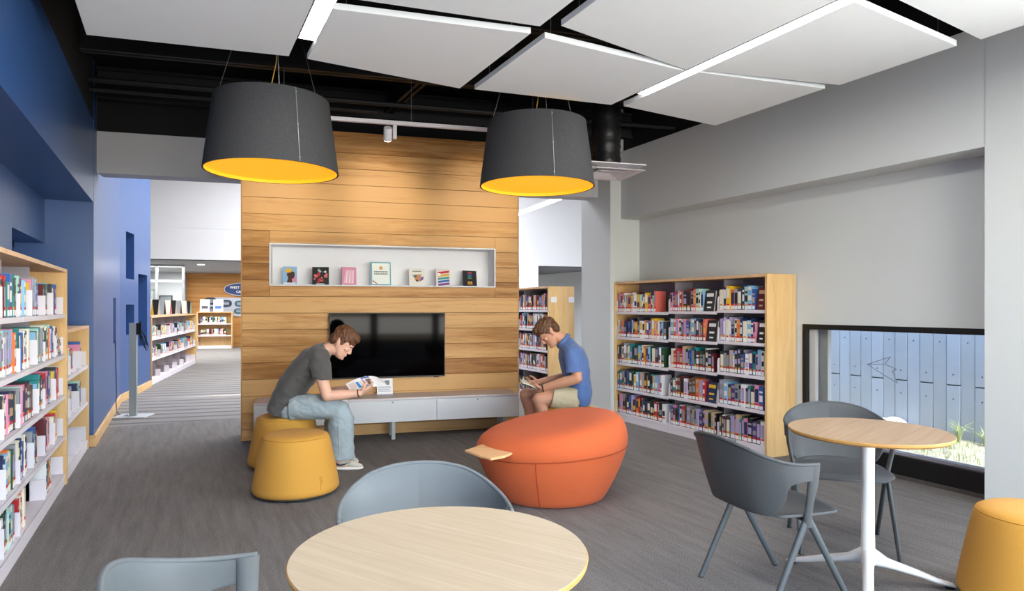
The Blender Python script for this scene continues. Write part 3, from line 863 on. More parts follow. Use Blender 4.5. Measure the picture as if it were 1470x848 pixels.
# low hallway bookcase, slanting along the passage
HB0 = V((-0.408, 13.484, 0)); HB1 = V((0.421, 18.374, 0))
HBM = frame(HB0, HB1 - HB0); HBz = math.atan2(HB1.y - HB0.y, HB1.x - HB0.x)
hb_b = [0.0, 0.83, 1.66, 2.5, 3.32, 4.14, 4.95]; hb_z = [0.83, 0.46, 0.09]
bookcase('bookcase', 'low maple bookcase along the hallway, topped with displayed books', HBM, HBz, hb_b, 1.24, 0.34, [hb_z] * 6, mback=M_maple)
hg = random.Random(4)
for b in range(6):
    for k, z in enumerate(hb_z[:2]):
        fill(HBM, HBz, hb_b[b] + 0.05, hb_b[b + 1] - 0.05, z, '', '', hg, palW, stuff=True, frac=0.75, scale=1.3)
# books displayed on top of it, propped like tents
DT = [(0.35, 8, 'yellow'), (0.95, 18, 'white'), (1.5, 1, 'charcoal'), (2.1, 12, 'pink'), (2.7, 17, 'cream'), (3.3, 15, 'brown'), (4.0, 18, 'pale'), (4.6, 20, 'mint')]
for i, (x, ci, cn) in enumerate(DT):
    mb = MB(); an = R_(24)
    for s in (-1, 1):
        T = Matrix.Translation((0, 0.17, 0.30)) @ Matrix.Rotation(s * an, 4, 'Y') @ Matrix.Translation((0, 0, -0.32))
        mb.slot(0 if s < 0 else 1).box(-0.006, 0.006, -0.11, 0.11, 0, 0.32, T)
    o = mb.build('display_book', [CM_[ci], CM_[[17, 0, 19][i % 3]]])
    o.matrix_world = HBM @ Matrix.Translation((x, 0.0, 1.262 - 0.012))
    tag(o, '%s book propped open, %s from the near end atop the hallway bookcase' % (cn, ORD[i]), 'book', 'books displayed on the hallway bookcase')

# end-of-hall bookcase and book cart
EB = frame((0.62, 24.55, 0), E_); EBz = math.atan2(E_.y, E_.x)
eb_b = [0.0, 1.05]; eb_z = [0.85, 0.45, 0.10]
bookcase('bookcase', 'small white and maple bookcase before the far timber wall', EB, EBz, eb_b, 1.25, 0.35, [eb_z], mback=M_maple)
for z in eb_z[:2]:
    fill(EB, EBz, 0.08, 0.97, z, '', '', hg, palW, stuff=True, frac=0.95, scale=1.6)
for i, (x, ci) in enumerate(((0.2, 18), (0.62, 19))):
    mb = MB(); T = Matrix.Rotation(R_(-12), 4, 'X'); mb.slot(0).box(-0.15, 0.15, 0.0, 0.02, 0, 0.42, T); mb.slot(1).box(-0.1, 0.1, -0.002, 0, 0.1, 0.2, T)
    o = mb.build('display_board', [M_stick, CM_[1 + i * 2]]); o.matrix_world = EB @ Matrix.Translation((x, 0.1, 1.256))
    tag(o, ['left white notice board standing on the far bookcase', 'right white notice board standing on the far bookcase'][i], 'sign', 'notice boards on the far bookcase')
tag(stuff_mb.build('shelved_books', STUFF_M), 'remaining rows of small mixed-colour books on the farther shelves', 'books', kind='stuff')
cart = thing('book_cart', 'white book cart half hidden behind the timber wall edge', 'cart', (1.86, 22.9, 0), EBz)
mb = MB(); mb.box(0, 0.02, 0, 0.4, 0.12, 1.02); mb.box(0.8, 0.82, 0, 0.4, 0.12, 1.02); mb.build('end_panel', M_whitemetal, cart, bevel=0.004)
for z in (0.15, 0.55, 0.98):
    mb = MB(); mb.box(-0.03 if z > .9 else 0.02, 0.85 if z > .9 else 0.8, 0, 0.4, z, z + 0.02); mb.build('shelf', M_whitemetal, cart, bevel=0.002)
for x in (0.05, 0.77):
    for y in (0.05, 0.35):
        mb = MB(); mb.lathe([(0.05, -0.015), (0.05, 0.015)], 12, Matrix.Translation((x, y, 0.05)) @ Matrix.Rotation(PI / 2, 4, 'X')); mb.box(x - 0.01, x + 0.01, y - 0.01, y + 0.01, 0.05, 0.13); mb.build('caster', M_greymetal, cart, smooth=40)

# far timber wall with plaques and donor board
FW = frame((0.30, 25.75, 0), E_)
mb = MB(); mb.box(0, 7, 0, 0.2, 0, 2.6)
fw = struct(place(mb.build('wall_far_timber', M_farwood), FW), 'far timber wall carrying the donor plaques')
mb = MB(); mb.box(-0.28, 0.0, -0.15, 0.2, 0, 2.6); struct(place(mb.build('trim_6', mat('grey_post', '#9b9da0', 0.6), None), FW), 'grey post beside the far timber wall')
M_navy = mat('sign_navy', '#1b3a72', 0.45); M_navyd = mat('plaque_dark', '#27324a', 0.5); M_tealp = mat('plaque_teal', '#2f5a68', 0.5); M_bluep = mat('plaque_blue', '#3f5f8e', 0.5)
M_board = mat('board_pale', '#b6bdcb', 0.5); M_bord = mat('sign_silver', '#c8ccd6', 0.4)
def oval(w, h, n=28, sq=2.6):
    pts = []
    for i in range(n):
        a = 2 * PI * i / n; c, s = math.cos(a), math.sin(a)
        pts.append((w * math.copysign(abs(c) ** (2 / sq), c), h * math.copysign(abs(s) ** (2 / sq), s)))
    return pts
RX = Matrix.Rotation(PI / 2, 4, 'X')
sign = thing('wall_sign', 'long navy blue oval sign with white capitals on the far timber wall', 'sign', FW @ V((2.08, -0.06, 2.04)), EBz)
mb = MB(); mb.prism(oval(0.86, 0.25, 36, 2.3), 0, 0.03, RX); mb.build('rim', M_bord, sign)
mb = MB(); mb.prism(oval(0.83, 0.22, 36, 2.3), 0.03, 0.05, RX); mb.build('face', M_navy, sign)
text_mesh('WEST ISLAND BRANCH', 0.125, M_whiteink, sign, Matrix.Translation((0.0, -0.055, 0.06)), bold=0.003)
text_mesh('CAPITAL CAMPAIGN', 0.115, M_whiteink, sign, Matrix.Translation((0.08, -0.055, -0.09)), bold=0.003)
dbo = thing('donor_board', 'pale curved donor board with rows of small oval name plaques', 'sign', FW @ V((0, -0.04, 0)), EBz)
bp_ = [(0.72, 1.72), (1.0, 1.76), (1.8, 1.74), (2.6, 1.68), (3.6, 1.6), (3.6, 1.0), (2.6, 1.06), (2.0, 1.05), (1.5, 1.1), (0.9, 1.2), (0.66, 1.4)]
mb = MB(); mb.prism(bp_, 0, 0.02, RX); mb.build('board', M_board, dbo)
PL = [(0.78, 1.62, 0.2, 0.13, M_navyd), (1.28, 1.54, 0.2, 0.125, M_navyd), (0.78, 1.3, 0.2, 0.12, M_navyd), (1.75, 1.53, 0.18, 0.11, M_tealp), (2.18, 1.53, 0.155, 0.09, M_bluep), (2.56, 1.53, 0.15, 0.085, M_bluep), (2.93, 1.53, 0.15, 0.085, M_bluep),
      (1.72, 1.27, 0.17, 0.1, M_tealp), (2.08, 1.33, 0.14, 0.085, M_tealp), (2.46, 1.33, 0.15, 0.085, M_bluep), (2.84, 1.33, 0.15, 0.085, M_bluep), (2.28, 1.13, 0.14, 0.08, M_tealp), (2.65, 1.13, 0.14, 0.08, M_tealp), (3.2, 1.33, 0.15, 0.085, M_bluep)]
for x, z, w, h, m in PL:
    mb = MB(); mb.slot(0).prism([(x + a, z + b) for a, b in oval(w, h, 20)], 0.02, 0.04, RX); mb.slot(1)
    for q in (-0.35, 0.0, 0.35): mb.box(x - w * 0.55, x + w * 0.55, -0.042, -0.04, z + q * h - h * 0.1, z + q * h + h * 0.1)
    mb.build('name_plaque', [m, mat('plaque_print', '#a7b0c0', 0.6)], dbo)

# glazed office behind the hallway bookcase
GM = frame((-3.2, 21.4, 0), E_)
mb = MB()
for x in (0, 1.2, 2.15, 2.75, 3.42): mb.box(x - 0.03, x + 0.03, -0.04, 0.04, 0, 2.6)
mb.box(0, 3.45, -0.04, 0.04, 0, 0.12); mb.box(0, 3.45, -0.04, 0.04, 2.1, 2.17); mb.box(0, 3.45, -0.04, 0.04, 2.52, 2.6)
gl = struct(place(mb.build('window_3', mat('alu_mullion', '#a4a8ac', 0.4, metal=0.3)), GM), 'glazed office partition at the end of the hallway')
for x0, x1 in ((0.03, 1.17), (1.23, 2.12), (2.18, 2.72), (2.78, 3.39)):
    mb = MB(); mb.box(x0, x1, -0.004, 0.004, 0.12, 2.52); mb.build('pane', M_glass, gl)
OM = frame((-4.6, 25.9, 0), E_)
mb = MB(); mb.box(0, 4.9, 0, 0.2, 0, 2.6)
struct(place(mb.build('wall_office', M_white), OM), 'white office wall behind the glazing')
of = thing('office_shelf', 'grey office shelving rack seen through the glazed partition', 'shelf', OM @ V((2.6, -0.9, 0)), EBz)
for x in (0, 0.8, 1.5):
    mb = MB(); mb.box(x, x + 0.05, 0, 0.4, 0, 2.0); mb.build('post', M_greymetal, of)
for z in (0.4, 0.9, 1.4, 1.95):
    mb = MB(); mb.box(0, 1.55, 0, 0.4, z, z + 0.03); mb.build('shelf', M_greymetal, of)
op = thing('office_picture', 'framed dark picture on the office wall behind the glazing', 'picture', OM @ V((4.35, -0.03, 1.3)), EBz)
mb = MB(); mb.box(-0.2, 0.2, 0, 0.02, -0.45, 0.5); mb.build('frame', M_tvframe, op)
mb = MB(); mb.box(-0.17, 0.17, -0.003, 0, -0.42, 0.47); mb.build('print', mat('picture_print', '#8c9094', 0.6, noise_amt=0.8, noise_scale=6), op)
for i, (x, y) in enumerate(((0.6, 20.3), (1.9, 19.6), (2.2, 21.2))):
    dl = thing('downlight', ['first small downlight in the low hall ceiling', 'second small downlight in the low hall ceiling, above the far sign', 'third small downlight in the low hall ceiling, deepest'][i], 'ceiling light', (x, y, 2.598), 0, 'hall downlights')
    mb = MB(); mb.lathe([(0.11, -0.008), (0.11, 0.0)], 18); mb.build('trim_ring', M_whitemetal, dl)
    mb = MB(); mb.lathe([(0.085, -0.012), (0.085, -0.008)], 18); mb.build('lens', mat('downlight_lens', '#ffffff', 0.5, emit='#fff6e8', estr=14), dl)
# hall linear light, column, round air vent in the bright hall
lt = thing('linear_light', 'slim linear light on the white hall ceiling, right of the timber wall', 'ceiling light', (7.05, 12.6, 3.6), math.atan2(2.3, 0.28), 'linear ceiling lights')
mb = MB(); mb.box(-1.6, 1.6, -0.06, 0.06, 0.0, 0.04); mb.build('housing', M_whitemetal, lt)
mb = MB(); mb.box(-1.58, 1.58, -0.05, 0.05, -0.01, 0.0); mb.build('diffuser', M_led, lt)
mb = MB(); mb.box(-0.18, 0.18, -0.18, 0.18, 0, 2.6); o = struct(mb.build('wall_hall_column', M_white), 'white column in the stacks area'); o.location = (8.05, 14.9, 0)
vn = thing('round_vent', 'round grey air vent on the white hall ceiling', 'vent', (5.55, 10.3, 5.5), 0)
for r in (0.28, 0.2, 0.12):
    mb = MB(); mb.lathe([(r, -0.03), (r - 0.05, 0.0)], 24, cap=False); mb.build('vent_ring', M_greymetal, vn, smooth=40, solid=0.006)

# ================================================================== TV, MEDIA CABINET, NICHE BOOKS
RZW = math.atan2(E_.y, E_.x)
def wpt(s, off, z): return WM @ V((s, -off, z))
tv = thing('television', 'large black flat television mounted on the timber wall', 'television', wpt(1.507, 0.06, 0.983), RZW)
mb = MB(); mb.box(-0.629, 0.629, -0.005, 0.02, -0.358, 0.358); mb.box(-0.4, 0.4, 0.02, 0.045, -0.25, 0.25); mb.build('housing', M_tvframe, tv, bevel=0.004)
mb = MB(); mb.box(-0.62, 0.62, -0.008, -0.005, -0.343, 0.35); mb.build('screen', M_tvblack, tv)
mb = MB(); mb.box(-0.2, 0.2, 0.045, 0.06, -0.15, 0.15); mb.build('wall_mount', M_blacksteel, tv)
mb = MB(); mb.box(0.5, 0.56, -0.004, 0.01, -0.366, -0.358); mb.build('sensor', M_tvframe, tv)

cab = thing('media_cabinet', 'long low white media cabinet under the television', 'cabinet', wpt(0.15, 0.005, 0), RZW)
CW = 2.745
mb = MB(); mb.box(0, CW, -0.40, 0.0, 0.205, 0.43); mb.build('body', M_cabinet, cab, bevel=0.002)
for i in range(3):
    x0 = i * 0.915
    mb = MB(); mb.box(x0 + 0.0015, x0 + 0.9135, -0.42, 0.0, 0.43, 0.45); mb.build('top_panel', M_cabtop, cab, bevel=0.0015)
    mb = MB(); mb.box(x0 + 0.002, x0 + 0.913, -0.418, -0.40, 0.198, 0.424); d = mb.build('door', M_cabinet, cab, bevel=0.0015)
    mb = MB(); mb.lathe([(0.011, 0), (0.011, 0.006), (0.006, 0.008)], 14, Matrix.Translation((x0 + 0.45, -0.418, 0.405)) @ RX); mb.build('lock', M_greymetal, d, smooth=40)
for x in (0.45, 1.38, 2.6):
    for y in (-0.33, -0.08):
        mb = MB(); mb.box(x - 0.02, x + 0.02, y - 0.02, y + 0.02, 0.0, 0.205); mb.build('leg', M_greymetal, cab, bevel=0.003)

ps = thing('info_sheet', 'white printed sheet in a stand on the media cabinet', 'sign', wpt(1.465, 0.10, 0.4515), RZW)
T = Matrix.Rotation(R_(-9), 4, 'X')
mb = MB(); mb.box(-0.085, 0.085, 0, 0.004, 0.003, 0.17, T); mb.build('sheet', M_stick, ps)
mb = MB(); mb.box(-0.088, 0.088, -0.045, 0.05, 0, 0.003); mb.build('stand_foot', M_whitemetal, ps)
mb = MB()
mb.box(0.0, 0.05, -0.0012, 0, 0.10, 0.15, T)
for k in range(5): mb.box(-0.07, 0.07 - 0.01 * (k % 3), -0.0012, 0, 0.03 + k * 0.012, 0.034 + k * 0.012, T)
mb.build('print', mat('sheet_print', '#7d7d80', 0.7), ps)

def shape(mb, slot, pts, y): mb.slot(slot).prism([(a, b) for a, b in pts], y, y + 0.0008, RX)
def circ(cx, cy, r, n=14, e=1.0): return [(cx + r * math.cos(2 * PI * i / n), cy + r * e * math.sin(2 * PI * i / n)) for i in range(n)]
NB = [(0.394, 0.149, 0.20, '#8fb6d6', 'portrait book with dark profile and yellow headwrap on sky blue cover'),
      (0.701, 0.174, 0.20, '#23201f', 'book with red flowers on a black cover, second in the niche'),
      (1.015, 0.156, 0.205, '#d78fa6', 'glossy pink book, third from the left in the niche'),
      (1.329, 0.221, 0.268, '#e8efe6', 'largest niche book, pale cover with an aqua border'),
      (1.752, 0.181, 0.195, '#e6e1d6', 'cream book with a colourful painted animal face'),
      (2.061, 0.165, 0.20, '#e3d6d2', 'rainbow striped book, second from the right in the niche'),
      (2.375, 0.165, 0.185, '#17151c', 'black book with coloured letters at the right end of the niche')]
hexm = {}
def hm(h):
    return mat('print_' + h.strip('#'), h, 0.5)
for i, (s, w, h, c, lab) in enumerate(NB):
    t = thing('display_book', lab, 'book', wpt(s + w / 2, -0.075, NZ0 + 0.001), RZW, 'books displayed in the timber wall niche')
    tilt = Matrix.Rotation(R_(-12), 4, 'X') @ Matrix.Rotation(R_([2, -3, 6, 0, 0, -4, 7][i]), 4, 'Z')
    mb = MB(); mb.slot(0).box(-w / 2, w / 2, 0, 0.003, 0, h); mb.box(-w / 2, w / 2, 0.022, 0.025, 0, h); mb.box(-w / 2, -w / 2 + 0.003, 0.003, 0.022, 0, h)
    mb.slot(1).box(-w / 2 + 0.003, w / 2 - 0.003, 0.003, 0.022, 0.003, h - 0.003)
    me = mb.mesh('cover', [hm(c), M_page]); me.transform(tilt); put('cover', me, t)
    mb = MB(); cols_ = []
    if i == 0:
        cols_ = ['#4a2c1f', '#e3b23a', '#d98ab0', '#f0eee8']
        shape(mb, 2, [(0.0, 0.03), (0.07, 0.03), (0.07, 0.09), (0.03, 0.07)], 0)
        shape(mb, 0, [(-0.03, 0.02), (0.03, 0.02), (0.022, 0.06), (0.045, 0.075), (0.052, 0.10), (0.05, 0.135), (0.02, 0.15), (-0.02, 0.14), (-0.03, 0.11), (-0.015, 0.07)], 0.001)
        shape(mb, 1, circ(-0.01, 0.155, 0.035, 12, 0.7), 0.002)
        shape(mb, 3, [(-0.06, 0.008), (0.06, 0.008), (0.06, 0.02), (-0.06, 0.02)], 0.002)
    elif i == 1:
        cols_ = ['#b8323c', '#d7706f', '#e9e4df', '#4f8f93']
        rr = random.Random(2)
        for k in range(16): shape(mb, k % 2, circ(rr.uniform(-0.065, 0.065), rr.uniform(0.02, 0.12), rr.uniform(0.008, 0.02), 9), k * 0.0001)
        for k in range(6): shape(mb, 2 if k % 2 else 3, circ(rr.uniform(-0.06, 0.06), rr.uniform(0.11, 0.18), rr.uniform(0.006, 0.014), 8), 0.002)
        shape(mb, 2, [(-0.045, 0.006), (0.04, 0.006), (0.04, 0.014), (-0.045, 0.014)], 0.002)
    elif i == 2:
        cols_ = ['#e6b8c6', '#f3dfe6']
        for k in range(6): shape(mb, k % 2, [(-0.06 + k * 0.018, 0.02), (-0.045 + k * 0.018, 0.02), (-0.03 + k * 0.016, 0.17), (-0.04 + k * 0.016, 0.17)], k * 0.0002)
    elif i == 3:
        cols_ = ['#5aa3b3', '#2b2d35', '#d9a36a', '#c94c44']
        for a, b, c2, d2 in ((-0.11, 0.11, 0, 0.012), (-0.11, 0.11, 0.256, 0.268), (-0.11, -0.098, 0.012, 0.256), (0.098, 0.11, 0.012, 0.256)): shape(mb, 0, [(a, c2), (b, c2), (b, d2), (a, d2)], 0)
        for z in (0.125, 0.15):
            for k in range(8): shape(mb, 1, [(-0.075 + k * 0.019, z), (-0.061 + k * 0.019, z), (-0.061 + k * 0.019, z + 0.012), (-0.075 + k * 0.019, z + 0.012)], 0)
        shape(mb, 2, circ(0.0, 0.2, 0.02), 0); shape(mb, 3, [(-0.09, 0.06), (-0.04, 0.02), (-0.05, 0.015), (-0.095, 0.045)], 0)
    elif i == 4:
        cols_ = ['#c98f5e', '#7b5aa8', '#3b6f86', '#2c2a2a']
        shape(mb, 0, circ(0.01, 0.09, 0.04, 14, 1.1), 0); shape(mb, 1, [(0.03, 0.05), (0.07, 0.07), (0.075, 0.11), (0.045, 0.1)], 0.001); shape(mb, 2, circ(-0.02, 0.11, 0.018), 0.001)
        shape(mb, 0, [(-0.06, 0.13), (-0.04, 0.10), (-0.03, 0.12)], 0.001); shape(mb, 0, [(0.06, 0.14), (0.04, 0.11), (0.03, 0.13)], 0.001); shape(mb, 3, circ(0.0, 0.06, 0.012), 0.002)
        shape(mb, 3, [(-0.05, 0.165), (0.05, 0.165), (0.05, 0.172), (-0.05, 0.172)], 0)
    elif i == 5:
        cols_ = ['#c0283a', '#e0b030', '#3f9a8a', '#2c68b0', '#7a3f8c', '#f2f0ee']
        for k in range(5): shape(mb, k, [(-0.06, 0.165 - k * 0.035), (0.07, 0.18 - k * 0.035), (0.07, 0.155 - k * 0.035), (-0.06, 0.14 - k * 0.035)], 0)
        shape(mb, 5, [(-0.06, 0.12), (-0.03, 0.12), (-0.03, 0.15), (-0.06, 0.15)], 0.001)
    else:
        cols_ = ['#c23a5a', '#3f86c4', '#4f9a58', '#e0a52e']
        for k, z in enumerate((0.15, 0.118, 0.088)): shape(mb, k, [(-0.025, z), (0.025, z), (0.025, z + 0.007), (-0.025, z + 0.007)], 0); shape(mb, k, [(-0.025, z + 0.012), (0.02, z + 0.012), (0.02, z + 0.019), (-0.025, z + 0.019)], 0)
        shape(mb, 3, [(-0.03, 0.02), (0.03, 0.02), (0.03, 0.03), (-0.03, 0.03)], 0); shape(mb, 3, circ(0.015, 0.045, 0.013, 10), 0); shape(mb, 3, circ(-0.016, 0.045, 0.013, 10), 0)
    me = mb.mesh('cover_print', [hm(x) for x in cols_]); me.transform(tilt @ Matrix.Translation((0, -0.0002, 0))); put('cover_print', me, t)

# ================================================================== PENDANTS, TRACK, DIFFUSER
def pendant(x, y, lab, seam_ang):
    zb = 2.43
    t = thing('pendant_lamp', lab, 'pendant lamp', (x, y, zb), 0, 'charcoal felt drum pendants')
    rb, rt, h = 0.49, 0.418, 0.545
    mb = MB(); mb.lathe([(rb, 0.0), (rt, h), (rt - 0.012, h), (rb - 0.012, 0.0)], 64, cap=False)
    n = 64; k = len(mb.v)
    for i in range(n): mb.f.append((i, (i + 1) % n, 3 * n + (i + 1) % n, 3 * n + i)); mb.m.append(0)
    sh = mb.build('shade', M_felt, t, smooth=40)
    mb = MB(); mb.lathe([(rb - 0.0122, 0.001), (rb - 0.016, 0.024), (rb - 0.017, 0.026), (0.01, 0.027), (0.0003, 0.027)], 64, cap=False)
    mb.build('diffuser', M_yellowglow, t, smooth=40)
    ca, sa = math.cos(seam_ang), math.sin(seam_ang)
    mb = MB(); mb.tube([(rb * ca * 1.004, rb * sa * 1.004, 0.004), (rt * ca * 1.005, rt * sa * 1.005, h - 0.003)], 0.0022, n=5)
    mb.build('seam', M_wire, sh)
    for q in (0.06, 0.5, 0.94):
        r = rb + (rt - rb) * q; mb = MB(); mb.ell((r * ca * 1.005, r * sa * 1.005, q * h), (0.006, 0, 0), (0, 0.006, 0), (0, 0, 0.006), 8, 6); mb.build('rivet', M_wire, sh)
    for i in range(3):
        a = seam_ang + 0.5 + i * 2 * PI / 3
        mb = MB(); mb.tube([(0.40 * math.cos(a), 0.40 * math.sin(a), h - 0.03), (0.12 * math.cos(a), 0.12 * math.sin(a), 1.46)], 0.0018, n=5); mb.build('suspension_wire', M_wire, t)
    mb = MB(); mb.tube([(0, 0, h - 0.02), (-0.01, 0, h + 0.1), (0.03, 0.01, h + 0.3), (0.05, 0.0, 1.46)], 0.004, n=6); mb.build('power_cord', M_cord, t)
    mb = MB(); mb.lathe([(0.06, 1.45), (0.06, 1.47)], 16); mb.build('canopy', M_blacksteel, t)
    return t
pendant(0.648, 5.308, 'charcoal felt drum pendant with yellow underside, on the left', R_(-75))
pendant(2.746, 4.933, 'charcoal felt drum pendant with yellow underside, on the right', R_(-103))

TA = V((0.55, 6.171, 3.1)); TB = V((3.3, 5.605, 3.1))
tr = thing('track_rail', 'white ceiling track rail in front of the timber wall', 'track', TA, math.atan2(TB.y - TA.y, TB.x - TA.x))
TL = (TB - TA).length
mb = MB(); mb.box(0, TL, -0.018, 0.018, -0.018, 0.018); mb.build('rail', M_whitemetal, tr, bevel=0.003)
for x in (0.3, 1.42, 2.6):
    mb = MB(); mb.tube([(x, 0, 0.018), (x, 0, 0.8)], 0.003, n=6); mb.build('hanger', M_wire, tr)
M_lens = mat('spot_lens', '#ffffff', 0.4, emit='#fff0d8', estr=20)
for i, (u, lab) in enumerate(((0.10, 'white track spotlight hidden behind the left pendant'), (1.25, 'white track spotlight visible between the two pendants'), (2.5, 'white track spotlight hidden behind the right pendant'))):
    p = TA + (TB - TA).normalized() * u
    sp = thing('track_spotlight', lab, 'spotlight', p - V((0, 0, 0.0185)), tr.rotation_euler.z, 'spotlights on the track rail')
    mb = MB(); mb.box(0.0, 0.035, -0.018, 0.018, -0.13, 0.0); mb.build('adapter', M_whitemetal, sp, bevel=0.004)
    HT = Matrix.Translation((-0.045, 0.0, -0.085)) @ Matrix.Rotation(R_(36), 4, 'X')
    mb = MB(); mb.lathe([(0.036, 0.06), (0.04, 0.055), (0.04, -0.06), (0.036, -0.06)], 20, HT @ Matrix.Rotation(0, 4, 'X')); mb.build('head', M_whitemetal, sp, smooth=40)
    mb = MB(); mb.lathe([(0.033, -0.066), (0.033, -0.061)], 18, HT); mb.build('lens', M_lens, sp)
    tgt = wpt([0.35, 1.42, 2.55][i], 0.0, 2.62)
    src = p + V((0, 0.02, -0.16))
    l = lamp('spot_light', 'SPOT', src, (0, 0, 0), 85, (1.0, 0.87, 0.68), spot_size=R_(58), spot_blend=0.9, shadow_soft_size=0.03)
    l.rotation_euler = (tgt - src).to_track_quat('-Z', 'Y').to_euler()

df = thing('air_diffuser', 'white square ceiling air diffuser under a black flexible duct', 'vent', (3.796, 5.413, 2.72), RZW)
mb = MB()
for a, b, z0 in ((0.285, 0.23, 0.0), (0.225, 0.15, 0.004), (0.145, 0.06, 0.004)):
    o_ = [(-a, -a), (a, -a), (a, a), (-a, a)]; i_ = [(-b, -b), (b, -b), (b, b), (-b, b)]
    vs = [(x, y, z0) for x, y in o_] + [(x, y, z0 + (0.004 if a > 0.28 else 0.036)) for x, y in i_]
    mb.add(vs, [(k, (k + 1) % 4, 4 + (k + 1) % 4, 4 + k) for k in range(4)])
mb.box(-0.055, 0.055, -0.055, 0.055, 0.03, 0.036)
mb.build('louvers', M_whitemetal, df, solid=0.004)
mb = MB(); mb.box(-0.29, 0.29, -0.29, 0.29, 0.045, 0.055); mb.build('back_pan', M_whitemetal, df)
mb = MB(); pr = []
for k in range(38): pr.append((0.14 + (0.008 if k % 2 else 0) + 0.008 * noise.noise(V((k * 0.3, 0, 0))), 0.055 + k * 0.03))
mb.lathe(pr, 28); mb.build('flexible_duct', mat('black_duct_foil', '#161617', 0.35, spec=0.6, bump=0.8, bump_scale=30), df, smooth=60)

# ================================================================== STOOLS AND POUF
def stool(x, y, lab, tab_ang, tilt=None):
    t = thing('stool', lab, 'stool', (x, y, 0), 0, 'mustard yellow round stools')
    prof = [(0.285, 0.022), (0.306, 0.026), (0.317, 0.045), (0.316, 0.07), (0.300, 0.16), (0.276, 0.28), (0.255, 0.38), (0.246, 0.412), (0.235, 0.434), (0.21, 0.446), (0.12, 0.449), (0.01, 0.449)]
    mb = MB(); mb.lathe(prof, 56); mb.build('upholstered_body', M_yellow, t, smooth=60)
    mb = MB(); mb.lathe([(0.20, 0.001), (0.27, 0.006), (0.303, 0.018), (0.303, 0.0235), (0.2, 0.0235)], 48); mb.build('rocker_base', mat('stool_base', '#3a3a38', 0.6), t, smooth=40)
    mb = MB(); mb.lathe([(0.2405, 0.4275), (0.2425, 0.4285), (0.2415, 0.4255)], 48, cap=False); mb.build('top_stitching', M_yellowdark, t)
    mb = MB(); T = Matrix.Rotation(tab_ang, 4, 'Z')
    a0 = [(0.300 + 0.002, 0.09), (0.316, 0.09 - 0.03)]
    def sp(ang, z):
        r = 0.3175 - (z - 0.06) * 0.168 + 0.0012
        return (r * math.cos(ang), r * math.sin(ang), z)
    mb.tube([T @ V(sp(-0.10, z)) for z in (0.07, 0.10, 0.13, 0.16)], 0.0016, n=4); mb.tube([T @ V(sp(a, 0.16)) for a in (-0.10, -0.05, 0.0)], 0.0016, n=4)
    mb.tube([T @ V(sp(a, 0.135)) for a in (-0.06, -0.03, 0.0)], 0.0012, n=4); mb.tube([T @ V(sp(-0.06, z)) for z in (0.11, 0.135, 0.16)], 0.0012, n=4)
    mb.build('stitched_tab', M_yellowdark, t)
    return t
stool(0.805, 5.202, 'empty mustard yellow round stool in front of the seated man in grey', R_(-60))
stool(0.862, 6.142, 'mustard yellow stool under the man in the grey t-shirt', R_(-110))
stool(3.39, 5.51, 'mustard yellow stool under the man in the blue shirt', R_(-60))
stool(3.60, 1.645, 'mustard yellow stool at the right edge beside the grey wall', R_(-134))

pf_ = thing('lounge_pouf', 'large rounded orange pouf seat with a small wooden tray', 'pouf', (2.498, 4.283, 0), -YAW)
def pouf_top(x, y):
    z = 0.548 + 0.165 * x + 0.03 * y
    return min(z, 0.60 + 0.06 * math.tanh((z - 0.60) / 0.06)) if z > 0.56 else z
n = 64; rings = []
def prad(a):   # plan outline, slightly fuller to the right rear
    return 1.0 + 0.02 * math.cos(a - 0.6) + 0.015 * math.cos(2 * a)
low = [(0.365, 0.0), (0.39, 0.008), (0.413, 0.04), (0.458, 0.12), (0.502, 0.21), (0.533, 0.29), (0.548, 0.345), (0.551, 0.356)]
mb = MB()
mb.rings([[V((r * prad(2 * PI * i / n) * math.cos(2 * PI * i / n), r * prad(2 * PI * i / n) * math.sin(2 * PI * i / n), z + (0.0 if z < 0.02 else 0.03 * (z / 0.356) * math.cos(2 * PI * i / n)))) for i in range(n)] for r, z in low])
mb.build('lower_body', M_orange, pf_, smooth=70)
up_ = [(1.0, 0.0), (1.008, 0.06), (1.01, 0.25), (0.995, 0.50), (0.955, 0.73), (0.885, 0.90), (0.78, 0.985), (0.6, 1.0), (0.3, 1.0), (0.02, 1.0)]
rs = []
for rho, s in up_:
    ring = []
    for i in range(n):
        a = 2 * PI * i / n; r = 0.551 * rho * prad(a); x, y = r * math.cos(a), r * math.sin(a)
        z0 = 0.3575 + 0.03 * math.cos(a)
        ring.append(V((x, y, z0 + (pouf_top(x, y) - z0) * s)))
    rs.append(ring)
mb = MB(); mb.rings(rs); mb.build('upper_cushion', M_orange, pf_, smooth=80)
mb = MB(); pts = [V((0.5535 * prad(2 * PI * i / n) * math.cos(2 * PI * i / n), 0.5535 * prad(2 * PI * i / n) * math.sin(2 * PI * i / n), 0.357 + 0.03 * math.cos(2 * PI * i / n))) for i in range(n + 1)]
mb.tube(pts, 0.0028, n=5, cap=False); mb.build('seam_piping', M_orangedark, pf_, smooth=60)
mb = MB(); aS = R_(-104)
mb.tube([V(((r + 0.002) * prad(aS) * math.cos(aS), (r + 0.002) * prad(aS) * math.sin(aS), z + 0.03 * (z / .356) * math.cos(aS))) for r, z in low[1:]], 0.0028, n=5); mb.build('zip_seam', M_orangedark, pf_, smooth=60)
mb = MB()
tp = [(-0.616, -0.375), (-0.585, -0.33), (-0.52, -0.2), (-0.36, -0.06), (-0.22, -0.3), (-0.306, -0.504), (-0.34, -0.56), (-0.425, -0.626), (-0.50, -0.55)]
mb.prism(tp, 0.395, 0.412); mb.build('tray', M_tray, pf_, bevel=0.005)['label'] = 'small pale wooden tray'

